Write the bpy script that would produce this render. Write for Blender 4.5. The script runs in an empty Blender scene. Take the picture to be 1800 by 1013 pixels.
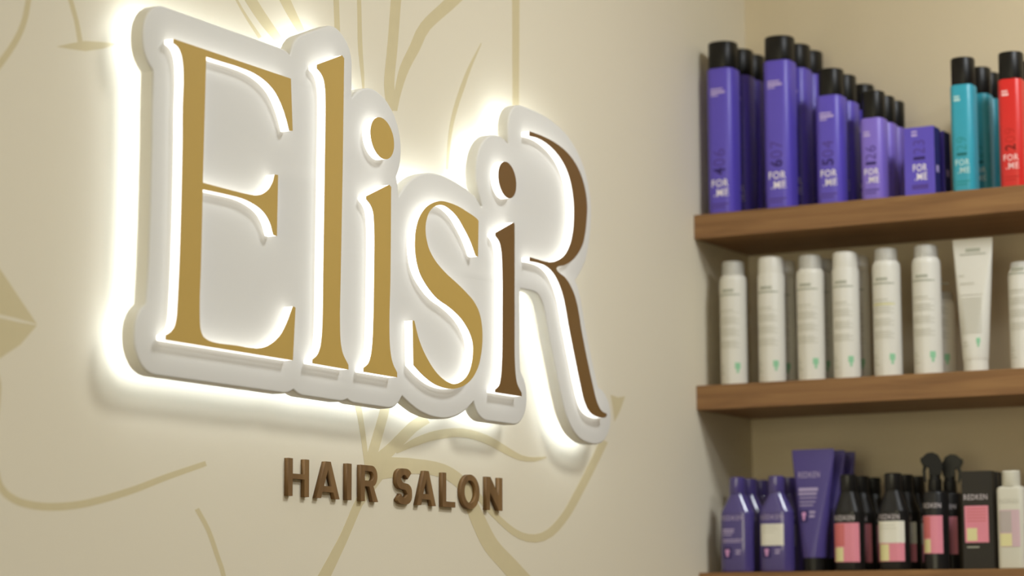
import bpy, bmesh, math
from mathutils import Vector, Matrix

# ------------------------------------------------------------------ camera, world, lights, exposure
scene = bpy.context.scene
C = scene.collection

cam_data = bpy.data.cameras.new('camera')
cam = bpy.data.objects.new('camera', cam_data)
C.objects.link(cam)
cam_data.lens = 85.0
cam_data.sensor_width = 36.0
cam_data.sensor_fit = 'HORIZONTAL'
_r = Vector((0.4904421506, -0.8714644962, -0.0040160533))
_u = Vector((-0.1148126818, -0.0691810033, 0.9909752958))
_f = Vector((0.8638776215, 0.4855549614, 0.1339844559))
CAM_LOC = Vector((0.0, -1.8113614, 1.32806948))
cam.matrix_world = Matrix(((_r.x, _u.x, -_f.x, CAM_LOC.x), (_r.y, _u.y, -_f.y, CAM_LOC.y),
                           (_r.z, _u.z, -_f.z, CAM_LOC.z), (0, 0, 0, 1)))
cam_data.dof.use_dof = True
cam_data.dof.focus_distance = 3.30
cam_data.dof.aperture_fstop = 3.6
cam_data.clip_start = 0.05
scene.camera = cam

world = bpy.data.worlds.new('world')
scene.world = world
world.use_nodes = True
world.node_tree.nodes['Background'].inputs[0].default_value = (1.0, 0.93, 0.82, 1)
world.node_tree.nodes['Background'].inputs[1].default_value = 0.15

vs = scene.view_settings
vs.view_transform = 'Standard'
vs.look = 'None'
vs.exposure = 0.0
vs.gamma = 1.0
vs.use_curve_mapping = False

ROOM_X0, ROOM_X1 = -2.2, 4.13          # wall behind the camera, wall with the shelves
ROOM_Y0, ROOM_Y1 = -4.2, 0.0           # far wall on the right, wall with the sign
ROOM_Z = 3.00
LAMP_WARM = (0.95, 1.0, 1.04)
# recessed ceiling lamps: x, y, watts
LAMPS = [(3.15, -1.35, 24), (1.75, -1.40, 2), (0.55, -1.40, 3), (2.40, -2.60, 23), (0.60, -2.60, 3), (-1.20, -1.40, 3)]
LED_STRENGTH = 10.0
EDGE_GLOW = 1.35
for k, (lx, ly, w) in enumerate(LAMPS):
    ld = bpy.data.lights.new('downlight_lamp', 'AREA')
    ld.shape = 'DISK'
    ld.size = 0.50
    ld.energy = w
    ld.color = LAMP_WARM
    lo = bpy.data.objects.new('downlight_lamp', ld)
    lo.location = (lx, ly, ROOM_Z - 0.022)
    C.objects.link(lo)
# added warm fill behind the camera, dressed as an unseen window, brightens the shelves
FILL_RECT = (-2.3, -0.3, 0.7, 2.5)        # y0, y1, z0, z1 of the added glowing panel on the front wall
wl = bpy.data.lights.new('fill_light', 'AREA')
wl.shape = 'RECTANGLE'
wl.size = FILL_RECT[1] - FILL_RECT[0]
wl.size_y = FILL_RECT[3] - FILL_RECT[2]
wl.energy = 40
wl.color = (1.0, 0.94, 0.64)
wo = bpy.data.objects.new('fill_light', wl)
wo.location = (ROOM_X0 + 0.03, (FILL_RECT[0] + FILL_RECT[1]) / 2, (FILL_RECT[2] + FILL_RECT[3]) / 2)
wo.rotation_euler = (0, math.radians(-90), 0)
C.objects.link(wo)

# ------------------------------------------------------------------ materials
MATS = {}


def srgb(r, g, b):
    f = lambda c: (c / 255 / 12.92) if c / 255 <= 0.04045 else ((c / 255 + 0.055) / 1.055) ** 2.4
    return (f(r), f(g), f(b), 1.0)


def mat(name, col, rough=0.5, spec=0.5, metal=0.0, emit=None, emit_strength=0.0, trans=0.0, coat=0.0, var=0.0):
    m = bpy.data.materials.new(name)
    m.use_nodes = True
    nt = m.node_tree
    b = nt.nodes['Principled BSDF']
    b.inputs['Base Color'].default_value = col
    b.inputs['Roughness'].default_value = rough
    b.inputs['Specular IOR Level'].default_value = spec
    b.inputs['Metallic'].default_value = metal
    b.inputs['Transmission Weight'].default_value = trans
    b.inputs['Coat Weight'].default_value = coat
    b.inputs['Coat Roughness'].default_value = 0.03
    if emit:
        b.inputs['Emission Color'].default_value = emit
        b.inputs['Emission Strength'].default_value = emit_strength
    if var > 0:                                   # faint tonal variation of the surface itself
        tc = nt.nodes.new('ShaderNodeTexCoord')
        nz = nt.nodes.new('ShaderNodeTexNoise')
        nz.inputs['Scale'].default_value = 60
        nz.inputs['Detail'].default_value = 3
        mx = nt.nodes.new('ShaderNodeMix')
        mx.data_type = 'RGBA'
        mx.blend_type = 'MULTIPLY'
        mx.inputs[0].default_value = var
        mx.inputs[6].default_value = col
        nt.links.new(tc.outputs['Object'], nz.inputs['Vector'])
        nt.links.new(nz.outputs['Fac'], mx.inputs[7])
        nt.links.new(mx.outputs[2], b.inputs['Base Color'])
    MATS[name] = m
    return m


def wall_paint(name, col, scale=420, strength=0.06, rough=0.75):
    m = mat(name, col, rough, 0.3)
    nt = m.node_tree
    b = nt.nodes['Principled BSDF']
    tc = nt.nodes.new('ShaderNodeTexCoord')
    nz = nt.nodes.new('ShaderNodeTexNoise')
    nz.inputs['Scale'].default_value = scale
    nz.inputs['Detail'].default_value = 3
    bp = nt.nodes.new('ShaderNodeBump')
    bp.inputs['Strength'].default_value = strength
    bp.inputs['Distance'].default_value = 0.002
    nt.links.new(tc.outputs['Object'], nz.inputs['Vector'])
    nt.links.new(nz.outputs['Fac'], bp.inputs['Height'])
    nt.links.new(bp.outputs['Normal'], b.inputs['Normal'])
    return m


def wood(name, c0, c1, stretch=(30, 1.6, 30), rough=0.5):
    m = mat(name, c0, rough, 0.35)
    nt = m.node_tree
    b = nt.nodes['Principled BSDF']
    tc = nt.nodes.new('ShaderNodeTexCoord')
    mp = nt.nodes.new('ShaderNodeMapping')
    mp.inputs['Scale'].default_value = stretch
    nz = nt.nodes.new('ShaderNodeTexNoise')
    nz.inputs['Scale'].default_value = 3.0
    nz.inputs['Detail'].default_value = 6
    nz.inputs['Distortion'].default_value = 0.6
    rp = nt.nodes.new('ShaderNodeValToRGB')
    rp.color_ramp.elements[0].position = 0.32
    rp.color_ramp.elements[0].color = c0
    rp.color_ramp.elements[1].position = 0.68
    rp.color_ramp.elements[1].color = c1
    nt.links.new(tc.outputs['Object'], mp.inputs['Vector'])
    nt.links.new(mp.outputs['Vector'], nz.inputs['Vector'])
    nt.links.new(nz.outputs['Fac'], rp.inputs['Fac'])
    nt.links.new(rp.outputs['Color'], b.inputs['Base Color'])
    return m


wall_paint('wall_beige', srgb(230, 220, 196))
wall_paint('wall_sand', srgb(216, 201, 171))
wall_paint('wall_taupe', srgb(66, 60, 54))
mat('fill_glow', srgb(235, 240, 245), 0.1, 0.5, emit=(1.0, 0.94, 0.64, 1), emit_strength=0.8)  # emissive pane of the added fill light
mat('fill_frame_white', srgb(236, 234, 228), 0.4)  # border of the added fill panel
wall_paint('ceiling_white', srgb(236, 230, 218), 200, 0.03)
wood('floor_oak', srgb(92, 78, 62), srgb(118, 100, 80), (6, 1.2, 6), 0.45)
mat('mural_tan', srgb(216, 201, 160), 0.8, 0.2, var=0.06)
mat('panel_white', srgb(226, 223, 216), 0.6, 0.3)
mat('acrylic_glow', srgb(240, 240, 236), 0.5, 0.3, emit=(1.0, 0.99, 0.95, 1), emit_strength=EDGE_GLOW)
mat('led_white', (0.8, 0.8, 0.8, 1), 0.5, 0.3, emit=(0.87, 1.0, 1.17, 1), emit_strength=LED_STRENGTH)
mat('gold_face', srgb(200, 166, 89), 0.45, 0.3, var=0.04)
mat('brown_face', srgb(122, 90, 48), 0.45, 0.3, var=0.04)
wood('letter_wood', srgb(106, 78, 46), srgb(132, 100, 60), (12, 12, 2), 0.6)
wood('shelf_wood', srgb(124, 88, 54), srgb(150, 111, 70))
mat('lamp_trim', srgb(240, 238, 232), 0.4)
mat('lamp_lens', srgb(250, 245, 235), 0.5, emit=(*LAMP_WARM, 1), emit_strength=2.0)
mat('violet', srgb(96, 80, 194), 0.38, 0.5, var=0.05)
mat('violet_light', srgb(132, 110, 208), 0.38, 0.5, var=0.05)
mat('teal', srgb(54, 162, 184), 0.35, 0.5, var=0.05)
mat('red', srgb(216, 42, 38), 0.35, 0.5, var=0.05)
mat('black_cap', srgb(20, 18, 15), 0.4, 0.3, var=0.1)
mat('white_print', srgb(240, 232, 236), 0.6, 0.3)
mat('lilac_print', srgb(190, 172, 222), 0.6, 0.3)
mat('violet_ink', srgb(52, 36, 104), 0.5, 0.3)
mat('violet_ink_soft', srgb(86, 66, 150), 0.5, 0.3)
mat('teal_ink', srgb(24, 106, 108), 0.5, 0.3)
mat('teal_ink_soft', srgb(46, 146, 150), 0.5, 0.3)
mat('teal_print', srgb(190, 222, 218), 0.6, 0.3)
mat('red_ink', srgb(120, 24, 20), 0.5, 0.3)
mat('red_ink_soft', srgb(196, 44, 36), 0.5, 0.3)
mat('red_print', srgb(246, 200, 196), 0.6, 0.3)
mat('white_plastic', srgb(219, 215, 204), 0.4, 0.4, var=0.03)
mat('frosted_plastic', srgb(238, 235, 226), 0.5, 0.4, trans=0.6)
mat('grey_print', srgb(196, 192, 178), 0.6, 0.3)
mat('grey_print_dark', srgb(172, 172, 156), 0.6, 0.3)
mat('green_print', srgb(142, 196, 156), 0.6, 0.3)
mat('yellow_print', srgb(214, 208, 150), 0.6, 0.3)
mat('purple', srgb(78, 66, 130), 0.35, 0.4, var=0.05)
mat('purple_gloss', srgb(78, 66, 130), 0.35, 0.4, coat=0.9, var=0.05)
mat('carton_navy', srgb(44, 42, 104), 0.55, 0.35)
mat('purple_dark', srgb(48, 36, 96), 0.4, 0.4)
mat('purple_print', srgb(168, 154, 190), 0.5, 0.3)
mat('pink_print', srgb(206, 150, 196), 0.5, 0.3)
mat('black_gloss', srgb(30, 28, 27), 0.3, 0.35, var=0.1)
mat('black_print', srgb(190, 180, 182), 0.5, 0.3)
mat('pink_label', srgb(226, 140, 156), 0.5, 0.3, var=0.05)
mat('rose_label', srgb(206, 112, 112), 0.5, 0.3)
mat('cream_label', srgb(222, 214, 160), 0.5, 0.3)
mat('white_label', srgb(226, 222, 208), 0.6, 0.3)
mat('carton_black', srgb(44, 40, 34), 0.55, 0.35, var=0.1)
mat('grey_label', srgb(182, 170, 164), 0.5, 0.3)
mat('mauve_label', srgb(206, 176, 182), 0.5, 0.3)
mat('bottle_cream', srgb(206, 201, 184), 0.4, 0.4, var=0.03)


# ------------------------------------------------------------------ helpers
def link(o, parent=None):
    C.objects.link(o)
    if parent is not None:
        o.parent = parent
    return o


def obj(name, mesh, material, parent=None, loc=None):
    o = bpy.data.objects.new(name, mesh)
    if material and not mesh.materials:
        mesh.materials.append(MATS[material])
    if loc:
        o.location = loc
    if name == 'fine_print':                    # rows of tiny lettering, too small to pick apart
        o['kind'] = 'stuff'
    return link(o, parent)


def tag(o, label=None, cat=None, group=None, kind=None):
    if label: o['label'] = label
    if cat: o['category'] = cat
    if group: o['group'] = group
    if kind: o['kind'] = kind
    return o


def thing(name, label, cat, loc, group=None, rotz=0.0):
    o = bpy.data.objects.new(name, None)
    o.empty_display_size = 0.02
    o.location = loc
    o.rotation_euler = (0, 0, rotz)
    link(o)
    return tag(o, label, cat, group)


def copy_tree(src, loc, label, rotz=0.0):
    r = src.copy()
    C.objects.link(r)
    r.location = loc
    r.rotation_euler = (0, 0, rotz)
    r['label'] = label
    for ch in list(src.children):
        c = ch.copy()
        C.objects.link(c)
        c.parent = r
        for g in list(ch.children):
            d = g.copy()
            C.objects.link(d)
            d.parent = c
    return r


def mesh_of(name, verts, faces, smooth=None):
    me = bpy.data.meshes.new(name)
    me.from_pydata([tuple(v) for v in verts], [], faces)
    me.update()
    if smooth is not None:
        me.shade_smooth()
        me.set_sharp_from_angle(angle=math.radians(smooth))
    return me


def box_mesh(name, x0, x1, y0, y1, z0, z1, bevel=0.0):
    bm = bmesh.new()
    vs_ = [bm.verts.new((x, y, z)) for z in (z0, z1) for y in (y0, y1) for x in (x0, x1)]
    for f in ((0, 2, 3, 1), (4, 5, 7, 6), (0, 1, 5, 4), (2, 6, 7, 3), (0, 4, 6, 2), (1, 3, 7, 5)):
        bm.faces.new([vs_[i] for i in f])
    if bevel > 0:
        bmesh.ops.bevel(bm, geom=list(bm.edges), offset=bevel, segments=2, affect='EDGES', profile=0.6)
    me = bpy.data.meshes.new(name)
    bm.to_mesh(me)
    bm.free()
    return me


def prism(name, loops, y_front, y_back, material=None, bevel=0.0):
    """Flat outline(s) in wall coordinates (x, z), second and later loops cut holes, thickness y_back..y_front."""
    cu = bpy.data.curves.new(name, 'CURVE')
    cu.dimensions = '2D'
    cu.fill_mode = 'BOTH'
    t = abs(y_back - y_front)
    cu.extrude = t / 2 - bevel
    if bevel:                                  # rounded edges
        cu.bevel_depth = bevel
        cu.bevel_resolution = 3
        cu.offset = -bevel
    for lp in loops:
        sp = cu.splines.new('POLY')
        sp.points.add(len(lp) - 1)
        for p, (x, z) in zip(sp.points, lp):
            p.co = (x, z, 0, 1)
        sp.use_cyclic_u = True
    tmp = bpy.data.objects.new('tmp', cu)
    C.objects.link(tmp)
    dg = bpy.context.evaluated_depsgraph_get()
    dg.update()
    src = bpy.data.meshes.new_from_object(tmp.evaluated_get(dg))
    mid = (y_front + y_back) / 2
    me = bpy.data.meshes.new(name)
    bm = bmesh.new()
    bm.from_mesh(src)
    for v in bm.verts:
        x, y, z = v.co
        v.co = (x, mid - z, y)
    bmesh.ops.remove_doubles(bm, verts=list(bm.verts), dist=1e-6)
    bmesh.ops.recalc_face_normals(bm, faces=list(bm.faces))
    bm.to_mesh(me)
    bm.free()
    bpy.data.objects.remove(tmp)
    bpy.data.curves.remove(cu)
    bpy.data.meshes.remove(src)
    if material:
        me.materials.append(MATS[material])
    return me


NC = 6


def section(w, d, r):
    r = min(r, w / 2, d / 2)
    P = []
    for sx, sy, a0 in ((1, 1, 0), (-1, 1, 90), (-1, -1, 180), (1, -1, 270)):
        for k in range(NC + 1):
            a = math.radians(a0 + 90 * k / NC)
            P.append((sx * (d / 2 - r) + r * math.cos(a), sy * (w / 2 - r) + r * math.sin(a)))
    return P


def loft(name, secs, smooth=35):
    """secs: (z, width along y, depth along x, corner radius[, x offset])"""
    V, F = [], []
    n = 4 * (NC + 1)
    for s in secs:
        off = s[4] if len(s) > 4 else 0.0
        for x, y in section(s[1], s[2], s[3]):
            V.append((x + off, y, s[0]))
    for i in range(len(secs) - 1):
        for k in range(n):
            a, b = i * n + k, i * n + (k + 1) % n
            F.append((a, b, b + n, a + n))
    F.append(tuple(reversed(range(n))))
    F.append(tuple(range((len(secs) - 1) * n, len(secs) * n)))
    return mesh_of(name, V, F, smooth)


def front_x(w, d, r, y):
    """x of the front surface (towards the room) of a rounded section at sideways offset y"""
    r = min(r, w / 2, d / 2)
    e = abs(y) - (w / 2 - r)
    if e <= 0:
        return -d / 2
    return -(d / 2 - r + math.sqrt(max(r * r - min(e, r) ** 2, 0)))


def patches(name, rects, sec, lift=0.00025):
    """printed rectangles (u0, u1, z0, z1), u to the viewer's right, laid on the front of a body.
    sec: (w, d, r) or a function z -> (w, d, r, offset)"""
    V, F = [], []
    for u0, u1, z0, z1 in rects:
        n = 8
        m = 1 if not callable(sec) else 4
        b = len(V)
        for j in range(m + 1):
            z = z0 + (z1 - z0) * j / m
            s = sec(z) if callable(sec) else sec
            o = s[3] if len(s) > 3 else 0.0
            for k in range(n + 1):
                u = u0 + (u1 - u0) * k / n
                V.append((front_x(s[0], s[1], s[2], u) + o - lift, -u, z))
        for j in range(m):
            for k in range(n):
                a = b + j * (n + 1) + k
                F.append((a, a + 1, a + n + 2, a + n + 1))
    return mesh_of(name, V, F)


TEXT_CACHE = {}


def text_tris(body, bold=0.0, spacing=1.12):
    key = (body, bold)
    if key in TEXT_CACHE:
        return TEXT_CACHE[key]
    cu = bpy.data.curves.new('txt', 'FONT')
    cu.body = body
    cu.size = 1.0
    cu.offset = bold
    cu.space_character = spacing
    cu.resolution_u = 3
    tmp = bpy.data.objects.new('txt', cu)
    C.objects.link(tmp)
    dg = bpy.context.evaluated_depsgraph_get()
    dg.update()
    me = bpy.data.meshes.new_from_object(tmp.evaluated_get(dg))
    V = [tuple(v.co) for v in me.vertices]
    F = [tuple(p.vertices) for p in me.polygons]
    bpy.data.objects.remove(tmp)
    bpy.data.curves.remove(cu)
    bpy.data.meshes.remove(me)
    x0, x1 = min(v[0] for v in V), max(v[0] for v in V)
    y0, y1 = min(v[1] for v in V), max(v[1] for v in V)
    V = [((v[0] - x0) / (x1 - x0), (v[1] - y0) / (y1 - y0)) for v in V]
    TEXT_CACHE[key] = (V, F)
    return V, F


def text_mesh(name, entries, sec, lift=0.0003):
    """entries: (string, u0, u1, z0, z1, bold, turned) printed on the front of a body"""
    VV, FF = [], []
    for s, u0, u1, z0, z1, bold, turned in entries:
        V, F = text_tris(s, bold)
        b = len(VV)
        for x, y in V:
            if turned:                       # reads upwards
                u = u1 - (u1 - u0) * y
                z = z0 + (z1 - z0) * x
            else:
                u = u0 + (u1 - u0) * x
                z = z0 + (z1 - z0) * y
            q = sec(z) if callable(sec) else sec
            o = q[3] if len(q) > 3 else 0.0
            VV.append((front_x(q[0], q[1], q[2], u) + o - lift, -u, z))
        FF += [tuple(i + b for i in f) for f in F]
    return mesh_of(name, VV, FF)

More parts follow.
